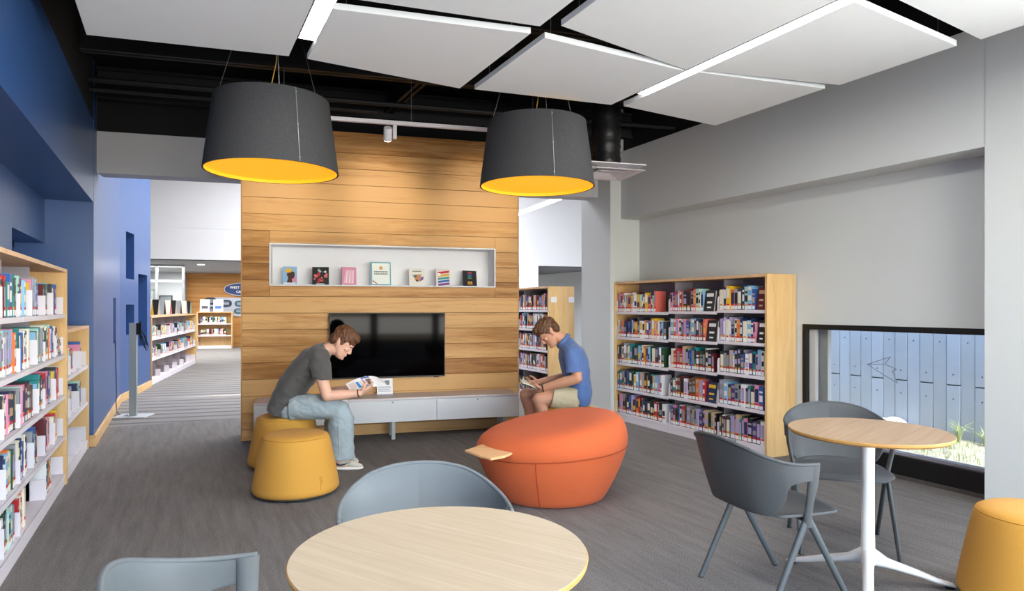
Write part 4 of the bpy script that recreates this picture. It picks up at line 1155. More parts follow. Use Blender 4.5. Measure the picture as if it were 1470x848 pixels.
# ================================================================== TABLES
def table(x, y, lab, angs, mtop, rot):
    t = thing('round_table', lab, 'table', (x, y, 0), 0, 'round pedestal tables')
    r, zt = 0.37, 0.788
    mb = MB(); mb.lathe([(r - 0.012, zt - 0.022), (r - 0.002, zt - 0.014), (r, zt - 0.004), (r - 0.002, zt - 0.0015)], 80); mb.build('edge_band', M_edge, t, smooth=40)
    mb = MB(); mb.lathe([(r - 0.003, zt - 0.002), (r - 0.003, zt)], 80); top = mb.build('tabletop', mtop, t); top.rotation_euler = (0, 0, rot)
    mb = MB(); mb.lathe([(0.034, 0.12), (0.030, 0.3), (0.029, 0.55), (0.032, zt - 0.03), (0.11, zt - 0.028), (0.11, zt - 0.0225)], 24); mb.build('column', M_tablewhite, t, smooth=50)
    for a in angs:
        mb = MB(); c, s = math.cos(a), math.sin(a)
        its = []
        for q, z, w, hh in ((0.0, 0.165, 0.032, 0.05), (0.04, 0.15, 0.029, 0.042), (0.10, 0.122, 0.025, 0.025), (0.22, 0.083, 0.024, 0.019), (0.34, 0.038, 0.024, 0.014), (0.415, 0.016, 0.024, 0.011), (0.425, 0.012, 0.018, 0.006)):
            its.append((V((c * q, s * q, z)), V((-s, c, 0)) * w, V((0, 0, 1)) * hh))
        mb.loft(its, 14); lg_ = mb.build('leg', M_tablewhite, t, smooth=60)
        mb = MB(); mb.lathe([(0.02, 0.0), (0.02, 0.006)], 12, Matrix.Translation((c * 0.40, s * 0.40, 0))); mb.build('foot_pad', M_blacksteel, lg_)
    return t
table(3.082, 2.136, 'round oak-topped table with a white pedestal by the low window', [R_(101), R_(-29), R_(-145)], M_oaktop, R_(20))
table(0.593, 1.564, 'round pale ash table in the foreground', [R_(60), R_(180), R_(-60)], M_ash, R_(-60))

# ================================================================== CHAIRS
def smooth01(x):
    x = max(0, min(1, x)); return x * x * (3 - 2 * x)
def cr_interp(keys, t):
    for i in range(len(keys) - 1):
        if keys[i][0] <= t <= keys[i + 1][0]:
            p1 = keys[i][1]; p2 = keys[i + 1][1]; p0 = keys[max(i - 1, 0)][1]; p3 = keys[min(i + 2, len(keys) - 1)][1]
            u = (t - keys[i][0]) / (keys[i + 1][0] - keys[i][0])
            return [0.5 * ((2 * b) + (-a + c) * u + (2 * a - 5 * b + 4 * c - d) * u * u + (-a + 3 * b - 3 * c + d) * u ** 3) for a, b, c, d in zip(p0, p1, p2, p3)]
    return list(keys[-1][1])
# top rim (t from 0 rear centre to 1 arm tip): x forward, y sideways, z
RIM = [(0.0, (0.0, 0.0, 0.792)), (0.18, (0.006, 0.09, 0.787)), (0.36, (0.035, 0.18, 0.768)), (0.52, (0.09, 0.245, 0.737)), (0.68, (0.17, 0.283, 0.71)), (0.84, (0.26, 0.297, 0.695)), (1.0, (0.365, 0.293, 0.69))]
BOT = [(0.0, (0.105, 0.0, 0.452)), (0.18, (0.11, 0.08, 0.45)), (0.36, (0.13, 0.165, 0.448)), (0.52, (0.175, 0.222, 0.455)), (0.62, (0.20, 0.262, 0.53)), (0.70, (0.205, 0.277, 0.592)), (0.84, (0.265, 0.293, 0.612)), (1.0, (0.36, 0.289, 0.612))]
def chair(bx, by, fx, fy, lab, m, mleg):
    rz = math.atan2(fy, fx)
    t = thing('armchair', lab, 'chair', (bx, by, 0), rz, 'moulded plastic armchairs')
    nc, nr = 72, 10; vs = []; fs = []
    for j in range(nr + 1):
        v = j / nr
        for i in range(nc + 1):
            u = -1 + 2 * i / nc; a = abs(u); sg = 1 if u >= 0 else -1
            p = cr_interp(RIM, a); q = cr_interp(BOT, a)
            x = p[0] + (q[0] - p[0]) * v - 0.018 * math.sin(PI * v) * max(0, 1 - a * 1.8)
            y = p[1] + (q[1] - p[1]) * v; z = p[2] + (q[2] - p[2]) * v
            if v == 0: x -= 0.004; 
            vs.append((x, sg * y, z))
    for j in range(nr):
        for i in range(nc):
            a = j * (nc + 1) + i; fs.append((a, a + 1, a + nc + 2, a + nc + 1))
    mb = MB(); mb.add(vs, fs)
    br = mb.build('backrest', m, t, smooth=180, solid=0.011, bevel=0.003)
    mb = MB(); mb.tube([V((vs[i][0], vs[i][1], vs[i][2] - 0.002)) for i in range(nc + 1)], 0.0085, n=8); mb.build('rim', m, br, smooth=180)
    # seat
    mb = MB(); vs = []; fs = []; nx, ny = 22, 18
    for i in range(nx + 1):
        s = i / nx; x = 0.098 + 0.502 * s
        w = 0.20 + 0.055 * math.sin(PI * min(1, s * 1.15) ** 0.8 * 0.62)
        if s > 0.8: w -= 0.07 * ((s - 0.8) / 0.2) ** 2.2
        if s < 0.2: w -= 0.05 * ((0.2 - s) / 0.2) ** 2
        for k in range(ny + 1):
            q = -1 + 2 * k / ny
            z = 0.452 - 0.014 * math.sin(PI * min(1, s * 1.2)) * (1 - q * q) + 0.012 * smooth01((0.12 - s) / 0.12) - 0.016 * smooth01((s - 0.86) / 0.14) - 0.006 * q * q
            xx = x - (0.03 * q * q * smooth01((s - 0.6) / 0.4)) + 0.05 * q * q * smooth01((0.25 - s) / 0.25)
            vs.append((xx, q * w, z))
    for i in range(nx):
        for k in range(ny):
            a = i * (ny + 1) + k; fs.append((a, a + 1, a + ny + 2, a + ny + 1))
    mb.add(vs, fs); mb.build('seat', m, t, smooth=180, solid=0.012, bevel=0.003)
    for s in (-1, 1):
        mb = MB(); its = []
        for x, y, z, w, th in ((0.335, 0.291, 0.688, 0.032, 0.011), (0.333, 0.286, 0.60, 0.030, 0.012), (0.330, 0.272, 0.52, 0.022, 0.012), (0.332, 0.256, 0.45, 0.022, 0.013), (0.338, 0.247, 0.39, 0.026, 0.014)):
            its.append((V((x, s * y, z)), V((w, 0, 0)), V((0, th * s, 0))))
        mb.loft(its, 14); mb.build('arm_post', m, t, smooth=60)
        for fxx, lean in ((0.115, -1), (0.59, 1)):
            mb = MB(); its = []
            for q in (0.0, 0.3, 0.7, 1.0):
                p = V((0.338 + 0.006 * lean, s * 0.247, 0.425)).lerp(V((fxx, s * 0.252, 0.004)), q)
                w = 0.021 - 0.005 * q
                its.append((p, V((w, 0, 0)), V((0, 0.0125 * s, 0))))
            mb.loft(its, 12); lgo = mb.build('leg', mleg, t, smooth=60)
            mb = MB(); mb.lathe([(0.014, 0.0), (0.014, 0.006)], 10, Matrix.Translation((fxx, s * 0.252, 0))); mb.build('glide', M_blacksteel, lgo)
    mb = MB(); mb.tube([(0.338, -0.247, 0.415), (0.338, -0.15, 0.43), (0.338, 0.15, 0.43), (0.338, 0.247, 0.415)], 0.012, n=8); mb.build('crossbar', mleg, t, smooth=60)
    return t
chair(2.282, 2.378, 0.99, -0.13, 'charcoal armchair seen from behind, left of the oak table', M_chairdark, M_chairleg)
chair(3.742, 2.863, -0.672, -0.74, 'charcoal armchair behind the oak table, backed to the window', M_chairdark, M_chairleg)
chair(0.844, 2.476, -0.234, -0.969, 'slate grey armchair behind the ash table, facing the viewer', M_chairlight, M_chairlight)
chair(-0.148, 1.728, 0.9985, 0.02, 'slate grey armchair at the bottom left edge beside the ash table', M_chairlight, M_chairlight)

# ================================================================== CHARGING STAND
cs = thing('charging_stand', 'slim grey charging post with cables by the blue wall', 'stand', (-0.50, 9.75, 0), R_(-20))
mb = MB(); mb.box(-0.20, 0.20, -0.16, 0.16, 0.0, 0.012); mb.build('base_plate', mat('light_steel_plate', '#c3c6c6', 0.4, metal=0.3), cs, bevel=0.003)
mb = MB(); mb.box(-0.045, 0.045, -0.02, 0.02, 0.012, 1.2); mb.build('post', M_greymetal, cs, bevel=0.004)
mb = MB(); mb.box(0.046, 0.08, -0.03, 0.03, 1.05, 1.2); mb.box(0.082, 0.1, -0.012, 0.012, 1.0, 1.22); mb.build('charger_box', M_blacksteel, cs, bevel=0.004)
for k in range(4):
    mb = MB(); a = 0.1 + 0.012 * k
    mb.tube([(0.08, 0, 1.12), (a + 0.02, -0.01, 1.08 - 0.02 * k), (a + 0.05, 0, 0.98 - 0.03 * k), (a + 0.02, 0.01, 0.90 - 0.02 * k), (a - 0.01, 0.0, 0.97), (0.09, 0.0, 1.08)], 0.004, n=6); mb.build('cable', M_blacksteel, cs, smooth=60)
mb = MB()
for p in ():
    pass
pts = [(-0.742, 10.35, 0.95), (-0.735, 10.34, 0.7), (-0.725, 10.30, 0.3), (-0.72, 10.2, 0.12), (-0.70, 10.05, 0.02), (-0.64, 9.85, 0.006), (-0.56, 9.78, 0.018)]
mb.tube(pts, 0.006, n=6)
tag(mb.build('power_cable', M_blacksteel, smooth=60), 'thin black power cable dropping from the blue wall niche', 'cable')

# ================================================================== PEOPLE
def fuse(name, mb, voxel, m, parent, smooth=4, disp=None):
    """voxel-fuses overlapping closed shapes into one continuous surface"""
    me0 = mb.mesh('tmp', [m]); ob = bpy.data.objects.new('tmp', me0); tsc = bpy.data.scenes.new('tmp'); tsc.collection.objects.link(ob)
    r = ob.modifiers.new('r', 'REMESH'); r.mode = 'VOXEL'; r.voxel_size = voxel; r.adaptivity = 0.0
    s = ob.modifiers.new('s', 'SMOOTH'); s.iterations = smooth; s.factor = 0.5
    dg = temp_graph(tsc)
    me = bpy.data.meshes.new_from_object(ob.evaluated_get(dg))
    bpy.data.objects.remove(ob); bpy.data.scenes.remove(tsc)
    me.name = name; me.materials.clear(); me.materials.append(m)
    if disp:
        me.update()
        nv = [n.vector.copy() for n in me.vertex_normals]
        cs_ = [v.co.copy() for v in me.vertices]
        me.vertices.foreach_set('co', [c for p, n in zip(cs_, nv) for c in (p + n * disp(p))])
        me.update()
    me.shade_smooth()
    o = bpy.data.objects.new(name, me); col.objects.link(o); o.parent = parent
    return o

def limb(mb, pts, rad, n=16):
    pts = [V(p) for p in pts]
    mb.tube(pts, rad, n=n)
    for p, r in zip(pts, rad):
        mb.ell(p, (r, 0, 0), (0, r, 0), (0, 0, r), 14, 8)

def torso(mb, ring_list, n=24):
    """ring: (center, half thickness in profile, half width sideways); profile plane x-z, sideways y"""
    its = []
    C = [V(r[0]) for r in ring_list]
    for i, (c, a, b) in enumerate(ring_list):
        t = (C[min(i + 1, len(C) - 1)] - C[max(i - 1, 0)]).normalized()
        nrm = V((-t.z, 0, t.x)).normalized()
        its.append((C[i], nrm * a, V((0, b, 0))))
    mb.loft(its, n)

def hand(mb, wrist, d, pn, size, spread, curl, thumb_side):
    """wrist point, finger direction, palm normal (towards what is held)"""
    d = V(d).normalized(); pn = (V(pn) - d * V(pn).dot(d)).normalized(); s = d.cross(pn).normalized()
    k = size
    W = V(wrist)
    mb.loft([(W, s * 0.027 * k, pn * 0.019 * k), (W + d * 0.03 * k, s * 0.035 * k, pn * 0.017 * k), (W + d * 0.07 * k, s * 0.041 * k, pn * 0.014 * k), (W + d * 0.088 * k, s * 0.038 * k, pn * 0.011 * k)], 14)
    for i, ln in enumerate((0.068, 0.078, 0.073, 0.057)):
        off = (1.5 - i) * 0.0205 * k * spread
        p = W + d * 0.082 * k + s * off * thumb_side
        a = 0.0; pts = [p]; dirn = d
        for q, seg in enumerate((0.45, 0.32, 0.23)):
            a += curl[q]
            dd = (d * math.cos(a) + pn * math.sin(a))
            p = p + dd * ln * k * seg; pts.append(p)
        limb(mb, pts, [0.0092 * k, 0.009 * k, 0.0082 * k, 0.007 * k], 8)
    b = W + d * 0.025 * k + s * 0.03 * k * thumb_side
    limb(mb, [b, b + (d * 0.5 + s * thumb_side * 0.75 + pn * 0.35).normalized() * 0.038 * k, b + (d * 0.5 + s * thumb_side * 0.75 + pn * 0.35).normalized() * 0.038 * k + (d * 0.85 + s * 0.2 * thumb_side + pn * 0.4).normalized() * 0.033 * k], [0.0125 * k, 0.0105 * k, 0.008 * k], 8)

def head(mb, c, fwd, up, L=0.262, D=0.212, Wd=0.165):
    c = V(c); fwd = V(fwd).normalized(); up = V(up).normalized(); s = fwd.cross(up).normalized()
    h, dh, w = L / 2, D / 2, Wd / 2
    its = []
    for u, b, f, ww in ((-0.99, 0.22, 0.62, 0.20), (-0.9, 0.02, 0.76, 0.42), (-0.72, -0.2, 0.82, 0.60), (-0.5, -0.5, 0.84, 0.74), (-0.25, -0.8, 0.855, 0.84), (0.0, -0.95, 0.865, 0.92), (0.25, -1.0, 0.91, 0.98), (0.5, -0.97, 0.89, 0.96), (0.72, -0.8, 0.74, 0.82), (0.9, -0.48, 0.45, 0.52), (0.99, -0.15, 0.15, 0.18)):
        its.append((c + up * u * h + fwd * (b + f) / 2 * dh, fwd * (f - b) / 2 * dh, s * ww * w))
    mb.loft(its, 28)
    P = lambda u, f, y: c + up * u * h + fwd * f * dh + s * y * w
    # nose, brow, lips, chin, cheekbones, ears
    mb.loft([(P(0.10, 0.86, 0), fwd * 0.06 * dh, s * 0.11 * w), (P(-0.08, 0.93, 0), fwd * 0.09 * dh, s * 0.14 * w), (P(-0.27, 1.03, 0), fwd * 0.12 * dh, s * 0.20 * w), (P(-0.34, 0.96, 0), fwd * 0.10 * dh, s * 0.24 * w), (P(-0.38, 0.88, 0), fwd * 0.05 * dh, s * 0.16 * w)], 12)
    mb.ell(P(0.17, 0.83, 0), s * 0.62 * w, fwd * 0.13 * dh, up * 0.07 * h, 16, 8)
    mb.ell(P(-0.52, 0.85, 0), s * 0.26 * w, fwd * 0.07 * dh, up * 0.035 * h, 12, 6)
    mb.ell(P(-0.60, 0.845, 0), s * 0.22 * w, fwd * 0.07 * dh, up * 0.04 * h, 12, 6)
    mb.ell(P(-0.84, 0.74, 0), s * 0.28 * w, fwd * 0.15 * dh, up * 0.11 * h, 12, 8)
    for q in (-1, 1):
        mb.ell(P(-0.14, 0.66, q * 0.55), s * 0.22 * w, fwd * 0.17 * dh, up * 0.13 * h, 10, 6)
        mb.ell(P(-0.06, -0.10, q * 0.98), s * 0.09 * w, fwd * 0.16 * dh + up * 0.03 * h, up * 0.24 * h - fwd * 0.05 * dh, 12, 8)
        mb.ell(P(-0.28, -0.05, q * 0.95), s * 0.07 * w, fwd * 0.09 * dh, up * 0.09 * h, 10, 6)
    return P, s, (h, dh, w)

M_eyew = mat('eye_white', '#e8e4df', 0.4); M_iris = mat('eye_dark', '#2b211a', 0.4)
def face_parts(P, s, dims, fwd, up, parent, mh):
    h, dh, w = dims; fwd = V(fwd).normalized(); up = V(up).normalized()
    for q in (-1, 1):
        mb = MB(); mb.slot(0).ell(P(0.03, 0.785, q * 0.40), s * 0.13 * w, fwd * 0.075 * dh, up * 0.035 * h, 12, 8)
        mb.slot(1).ell(P(0.025, 0.835, q * 0.40), s * 0.075 * w, fwd * 0.035 * dh, up * 0.032 * h, 10, 6)
        mb.build('eye', [M_eyew, M_iris], parent, smooth=180)
        mb = MB(); mb.ell(P(0.165, 0.88, q * 0.40), s * 0.24 * w, fwd * 0.07 * dh, up * 0.028 * h, 12, 6); mb.build('eyebrow', mh, parent, smooth=180)
    mb = MB(); mb.ell(P(-0.56, 0.905, 0), s * 0.24 * w, fwd * 0.028 * dh, up * 0.012 * h, 12, 6); mb.build('mouth', mat('lip_tone', '#a8655a', 0.6), parent, smooth=180)

def hair(P, s, dims, fwd, up, parent, m, seed):
    h, dh, w = dims; fwd = V(fwd).normalized(); up = V(up).normalized()
    mb = MB()
    mb.ell(P(0.50, -0.08, 0), s * 1.08 * w, fwd * 1.06 * dh, up * 0.66 * h, 24, 14)
    mb.ell(P(0.10, -0.55, 0), s * 1.04 * w, fwd * 0.54 * dh, up * 0.62 * h, 20, 12)
    mb.ell(P(0.72, 0.62, 0), s * 0.74 * w, fwd * 0.46 * dh, up * 0.30 * h, 18, 10)
    for q in (-1, 1):
        mb.ell(P(0.22, 0.08, q * 0.93), s * 0.15 * w, fwd * 0.30 * dh, up * 0.30 * h, 12, 8)
    def dsp(co):
        return 0.009 * noise.noise(V((co.x * 55, co.y * 30, co.z * 28)) + V((seed, 0, 0))) + 0.004 * noise.noise(co * 95)
    return fuse('hair', mb, 0.005, m, parent, 2, dsp)

def shoe(parent, toe_pt, ang, ml, mu, logo=False):
    """runner shoe: local x forward"""
    T = Matrix.Translation(toe_pt) @ Matrix.Rotation(ang, 4, 'Z')
    mb = MB()
    its = []
    for x, w, z, hh in ((-0.285, 0.026, 0.022, 0.016), (-0.27, 0.037, 0.022, 0.021), (-0.20, 0.041, 0.02, 0.019), (-0.11, 0.044, 0.018, 0.017), (-0.04, 0.042, 0.018, 0.015), (-0.005, 0.022, 0.021, 0.010)):
        its.append((T @ V((x, 0, z)), (T.to_3x3() @ V((0, w, 0))), V((0, 0, hh))))
    mb.loft(its, 16); so = mb.build('sole', ml, parent, smooth=60)
    mb = MB(); its = []
    for x, w, z0, z1 in ((-0.275, 0.022, 0.03, 0.085), (-0.255, 0.034, 0.028, 0.105), (-0.20, 0.038, 0.028, 0.112), (-0.15, 0.040, 0.028, 0.108), (-0.10, 0.041, 0.026, 0.085), (-0.05, 0.038, 0.026, 0.062), (-0.012, 0.02, 0.026, 0.045)):
        its.append((T @ V((x, 0, (z0 + z1) / 2)), (T.to_3x3() @ V((0, w, 0))), V((0, 0, (z1 - z0) / 2))))
    mb.loft(its, 18); u = mb.build('shoe_upper', mu, parent, smooth=70)
    mb = MB()
    for k in range(4):
        x = -0.145 + k * 0.023; z = 0.108 - k * 0.011
        mb.tube([T @ V((x, -0.022, z - 0.006)), T @ V((x + 0.004, 0, z + 0.003)), T @ V((x, 0.022, z - 0.006))], 0.0032, n=5)
    mb.build('laces', mat('lace_white', '#e4e2dc', 0.8), u)
    if logo:
        mb = MB(); y = -0.0425
        sw = [(-0.235, 0.062), (-0.215, 0.047), (-0.19, 0.043), (-0.16, 0.05), (-0.10, 0.078), (-0.155, 0.062), (-0.185, 0.056), (-0.205, 0.058), (-0.218, 0.07)]
        mb.prism([(a, b) for a, b in sw], 0.036, 0.043, T @ RX); mb.build('side_logo', mat('logo_navy', '#2b3547', 0.5), u)

M_skin = mat('skin_fair', '#d3a48c', 0.55, noise_amt=0.05, noise_scale=25)
M_skin2 = mat('skin_tan', '#c08c70', 0.55, noise_amt=0.05, noise_scale=25)
M_hair1 = mat('hair_auburn', '#5c3a24', 0.6, noise_amt=0.4, noise_scale=70, stretch=(1, 1, 3))
M_hair2 = mat('hair_brown', '#5a3d28', 0.6, noise_amt=0.4, noise_scale=70, stretch=(1, 1, 3))
M_tee = mat('tee_charcoal', '#4b4847', 0.9, sheen=0.2, noise_amt=0.06, noise_scale=40)
M_jean = mat('pale_denim', '#9ba7aa', 0.85, noise_amt=0.13, noise_scale=22)
M_polo = mat('blue_polo', '#4f6a9c', 0.85, sheen=0.2, noise_amt=0.06, noise_scale=30)
M_short = mat('khaki_shorts', '#b5a88c', 0.85, noise_amt=0.05, noise_scale=40)
M_bandm = mat('bracelet', '#241d1b', 0.6)
M_shoeup = mat('shoe_canvas', '#cfc8b8', 0.8, noise_amt=0.06, noise_scale=30); M_shoesole = mat('shoe_sole', '#e2dfd8', 0.6)
def cloth_disp(amp, sc, seed):
    def f(co):
        q = V((co.x * sc, co.y * sc * 0.6, co.z * sc * 1.3 + 0.5 * co.x * sc)) + V((seed, seed * 2, 0))
        return amp * (noise.noise(q) + 0.5 * noise.noise(q * 2.3))
    return f

def person(label, x0, d0):
    """returns the root and a mapper from profile-sketch units to local metres"""
    lat0 = (x0 - 735) * d0 / 947.0
    loc = CF * d0 + CR * lat0
    t = thing('person', label, 'person', (loc.x, loc.y, 0), -YAW)
    def pf(x, y, b=0.0):
        d = d0 + b
        return V(((x - 735) * d / 947.0 - lat0, b, 1.4 - (y - 441) * d / 947.0))
    return t, pf

# ---------------- man in grey t-shirt, facing right
m1, q1 = person('man in charcoal t-shirt and pale jeans reading a magazine on a stool', 418, 5.80)
up1 = V((0.60, 0, 0.80)); fw1 = V((0.80, 0, -0.60))
mb = MB()
hc = q1(491.5, 491.5, 0.0)
P1, s1, dm1 = head(mb, hc, fw1, up1, 0.268, 0.215, 0.168)
limb(mb, [q1(464, 506, 0), q1(473, 500, 0), q1(484, 500, 0)], [0.068, 0.060, 0.058])
torso(mb, [(q1(412, 572), 0.08, 0.14), (q1(424, 549), 0.10, 0.155), (q1(441, 528), 0.105, 0.17), (q1(455, 514), 0.09, 0.18), (q1(464, 506), 0.06, 0.12)])
for b, el, wr, we in ((-0.20, (469.5, 568, -0.25), (517, 564, -0.17), None), (0.20, (468, 564, 0.24), (515, 556, 0.12), None)):
    limb(mb, [q1(459, 513, b * 0.9), q1(461, 540, b * 1.1), q1(*el)], [0.062, 0.052, 0.046])
    e = q1(*el); w_ = q1(*wr)
    limb(mb, [e, e.lerp(w_, 0.35), e.lerp(w_, 0.7), w_], [0.046, 0.045, 0.036, 0.029])
dn = (q1(535, 556, -0.12) - q1(517, 564, -0.17))
hand(mb, q1(516.5, 564, -0.17), dn, V((0.25, 0.6, 0.75)), 1.08, 1.0, (0.5, 0.7, 0.6), 1)
hand(mb, q1(515, 556, 0.12), q1(534, 549, 0.10) - q1(515, 556, 0.12), V((0.2, -0.6, 0.75)), 1.08, 1.0, (0.45, 0.6, 0.6), -1)
for b in (-0.10, 0.10):
    dx = -6 if b > 0 else 0
    limb(mb, [q1(424, 586, b * 0.8), q1(455 + dx, 586, b * 1.1), q1(486 + dx, 590, b * 1.15)], [0.065, 0.075, 0.06])
    limb(mb, [q1(486 + dx, 590, b * 1.15), q1(487 + dx, 625, b * 1.15), q1(486 + dx, 664, b * 1.15)], [0.06, 0.055, 0.042])
    limb(mb, [q1(486 + dx, 667, b * 1.15), q1(500 + dx, 672, b * 1.15)], [0.035, 0.03])
body = fuse('body', mb, 0.0055, M_skin, m1, 3)
face_parts(P1, s1, dm1, fw1, up1, m1, M_hair1)
hair(P1, s1, dm1, fw1, up1, m1, M_hair1, 3)
mb = MB()
torso(mb, [(q1(401, 590), 0.095, 0.20), (q1(410, 574), 0.125, 0.203), (q1(424, 549), 0.128, 0.195), (q1(440, 529), 0.132, 0.205), (q1(453, 514), 0.118, 0.215), (q1(463, 505), 0.085, 0.175), (q1(470, 500), 0.066, 0.095)])
for b in (-1, 1):
    mb.ell(q1(458.5, 512, b * 0.165), (0.09, 0, 0), (0, 0.085, 0), (0, 0, 0.082), 18, 12)
    p0, p1_, p2 = q1(458, 510, b * 0.16), q1(460, 527, b * 0.20), q1(462.5, 544, b * 0.225)
    mb.loft([(p0, V((0.085, 0, 0)), V((0, 0.075, 0))), (p1_, V((0.086, 0, 0.01)), V((0, 0.07, 0))), (p2, V((0.084, 0, -0.008)), V((0, 0.068, 0)))], 20)
fuse('tshirt', mb, 0.008, M_tee, m1, 3, cloth_disp(0.008, 9, 1.0))
mb = MB()
torso(mb, [(q1(407, 583), 0.08, 0.16), (q1(416, 585), 0.112, 0.18), (q1(428, 584), 0.11, 0.185), (q1(440, 584), 0.10, 0.18)])
for b in (-0.105, 0.105):
    dx = -6 if b > 0 else 0; y = b * 1.1
    A = V((0.02, 0, 0.1)); 
    mb.loft([(q1(418, 585, y * 0.9), V((0, 0, 0.105)), V((0, 0.10, 0))), (q1(445, 583, y), V((0.01, 0, 0.112)), V((0, 0.098, 0))), (q1(470 + dx, 585, y), V((0.02, 0, 0.10)), V((0, 0.092, 0))), (q1(486 + dx, 590, y), V((0.075, 0, 0.07)), V((0, 0.088, 0))),
             (q1(489.5 + dx, 603, y), V((0.112, 0, 0.02)), V((0, 0.088, 0))), (q1(490 + dx, 625, y), V((0.106, 0, 0)), V((0, 0.085, 0))), (q1(490.5 + dx, 645, y), V((0.107, 0, 0)), V((0, 0.09, 0))), (q1(491 + dx, 657.5, y), V((0.114, 0, 0)), V((0, 0.095, 0)))], 24)
fuse('jeans', mb, 0.008, M_jean, m1, 2, cloth_disp(0.007, 14, 4.0))
mb = MB(); mb.tube([q1(486, 606, -0.2135), q1(487, 630, -0.2105), q1(487, 656, -0.2165)], 0.003, n=5); mb.build('side_seam', mat('denim_seam', '#b9c2c0', 0.9), m1)
for b in (-0.115, 0.115):
    dx = 0 if b < 0 else -7
    p = q1(522 + dx, 679, b); shoe(m1, V((p.x, b, 0.0)), 0.0, M_shoesole, M_shoeup, b < 0)
mb = MB(); c_ = q1(515, 564.3, -0.175); mb.lathe([(0.033, -0.004), (0.035, 0.0), (0.033, 0.004)], 20, Matrix.Translation(c_) @ Matrix.Rotation(R_(78), 4, 'Y'), cap=False); mb.build('bracelet', M_bandm, m1, solid=0.004)

# magazine held by the man on the left
mg = thing('magazine', 'open illustrated magazine held by the man in the grey t-shirt', 'magazine', m1.location, -YAW)
A0, A1 = q1(496, 551, -0.10), q1(529, 539.5, -0.02)       # top edge of the left page
B0_, B1_ = q1(504, 562, -0.16), q1(541, 553.5, -0.08)
def sheet(mb, a, b, c, d, bow, th, n=8):
    """a-b top edge, c-d bottom edge"""
    rows = []
    for k in (0, 1):
        for (p, q) in ((a, b), (c, d)):
            rows.append([p.lerp(q, i / n) + V((0, 0, bow * math.sin(PI * i / n))) - V((0, 0, th * k)) for i in range(n + 1)])
    vs = rows[0] + rows[1] + rows[2] + rows[3]; m = n + 1; fs = []
    for i in range(n):
        fs += [(i, i + 1, m + i + 1, m + i), (2 * m + i, 3 * m + i, 3 * m + i + 1, 2 * m + i + 1), (i, 2 * m + i, 2 * m + i + 1, i + 1), (m + i, m + i + 1, 3 * m + i + 1, 3 * m + i)]
    fs += [(0, m, 3 * m, 2 * m), (n, 2 * m + n, 3 * m + n, m + n)]
    mb.add(vs, fs)
M_pagew = mat('magazine_page', '#e2dfe0', 0.5)
mb = MB(); sheet(mb, A0, A1, B0_, B1_, 0.012, 0.006); mb.build('left_page', M_pagew, mg, smooth=40)
C1, D1 = q1(552, 547, 0.10), q1(556, 553, 0.02)
mb = MB(); sheet(mb, A1, C1, B1_, D1, 0.015, 0.006); mb.build('right_page', M_pagew, mg, smooth=40)
def on_page(u, v, lift=0.0012):
    return A0.lerp(A1, u).lerp(B0_.lerp(B1_, u), v) + V((0, 0, 0.012 * math.sin(PI * u) + lift))
def patch(u0, u1, v0, v1, m, nm='print'):
    mb = MB(); k = 5; top = [on_page(u0 + (u1 - u0) * i / k, v0) for i in range(k + 1)]; bot = [on_page(u0 + (u1 - u0) * i / k, v1) for i in range(k + 1)]
    mb.add(top + bot, [(i, i + 1, k + 2 + i, k + 1 + i) for i in range(k)]); mb.build(nm, m, mg)
patch(0.62, 0.98, 0.03, 0.16, hm('#3b5fa8')); patch(0.75, 0.97, 0.25, 0.75, hm('#8a6a60')); patch(0.33, 0.44, 0.30, 0.95, hm('#2f86c4')); patch(0.06, 0.3, 0.2, 0.9, hm('#d9c2ba')); patch(0.47, 0.7, 0.3, 0.9, hm('#dfc9bd'))
patch(0.62, 0.66, 0.16, 0.9, hm('#3b5fa8'))

# ---------------- man in blue polo, facing left
m2, q2 = person('man in blue polo and khaki shorts reading a book on a stool', 822, 6.45)
fw2 = V((-0.70, -0.12, -0.70)).normalized(); up2 = V((-0.70, 0.0, 0.72)); up2 = (up2 - fw2 * up2.dot(fw2)).normalized()
mb = MB()
hc2 = q2(788, 477, 0.0)
P2, s2, dm2 = head(mb, hc2, fw2, up2, 0.275, 0.225, 0.172)
limb(mb, [q2(815, 495, 0), q2(808, 487, 0), q2(798, 481, 0)], [0.07, 0.062, 0.06])
torso(mb, [(q2(830, 566), 0.08, 0.13), (q2(830, 545), 0.11, 0.155), (q2(826, 522), 0.12, 0.17), (q2(820, 505), 0.11, 0.18), (q2(815, 495), 0.07, 0.12)])
for b, el, wr in ((-0.2, (829, 543, -0.27), (779, 557, -0.16)), (0.2, (822, 539, 0.25), (775, 548, 0.12))):
    limb(mb, [q2(824, 508, b * 0.9), q2(826, 525, b * 1.1), q2(*el)], [0.065, 0.055, 0.048])
    e = q2(*el); w_ = q2(*wr)
    limb(mb, [e, e.lerp(w_, 0.3), e.lerp(w_, 0.7), w_], [0.048, 0.05, 0.040, 0.032])
hand(mb, q2(780, 557, -0.16), q2(763, 557, -0.06) - q2(780, 557, -0.16), V((0.0, 0.55, 0.8)), 1.15, 1.0, (0.35, 0.55, 0.5), -1)
hand(mb, q2(776, 548, 0.12), q2(758, 550, 0.06) - q2(776, 548, 0.12), V((0.0, -0.5, 0.8)), 1.15, 1.0, (0.35, 0.55, 0.5), 1)
for b, kn, an in ((-0.13, (774, 574, -0.17), (785, 633, -0.15)), (0.12, (755, 567, 0.16), (766, 624, 0.15))):
    limb(mb, [q2(820, 572, b * 0.8), q2(800, 570, b * 1.15), q2(*kn)], [0.075, 0.08, 0.068])
    k_ = q2(*kn); a_ = q2(*an)
    limb(mb, [k_, k_.lerp(a_, 0.3) + V((0.012, 0, 0)), k_.lerp(a_, 0.7), a_], [0.066, 0.062, 0.05, 0.042])
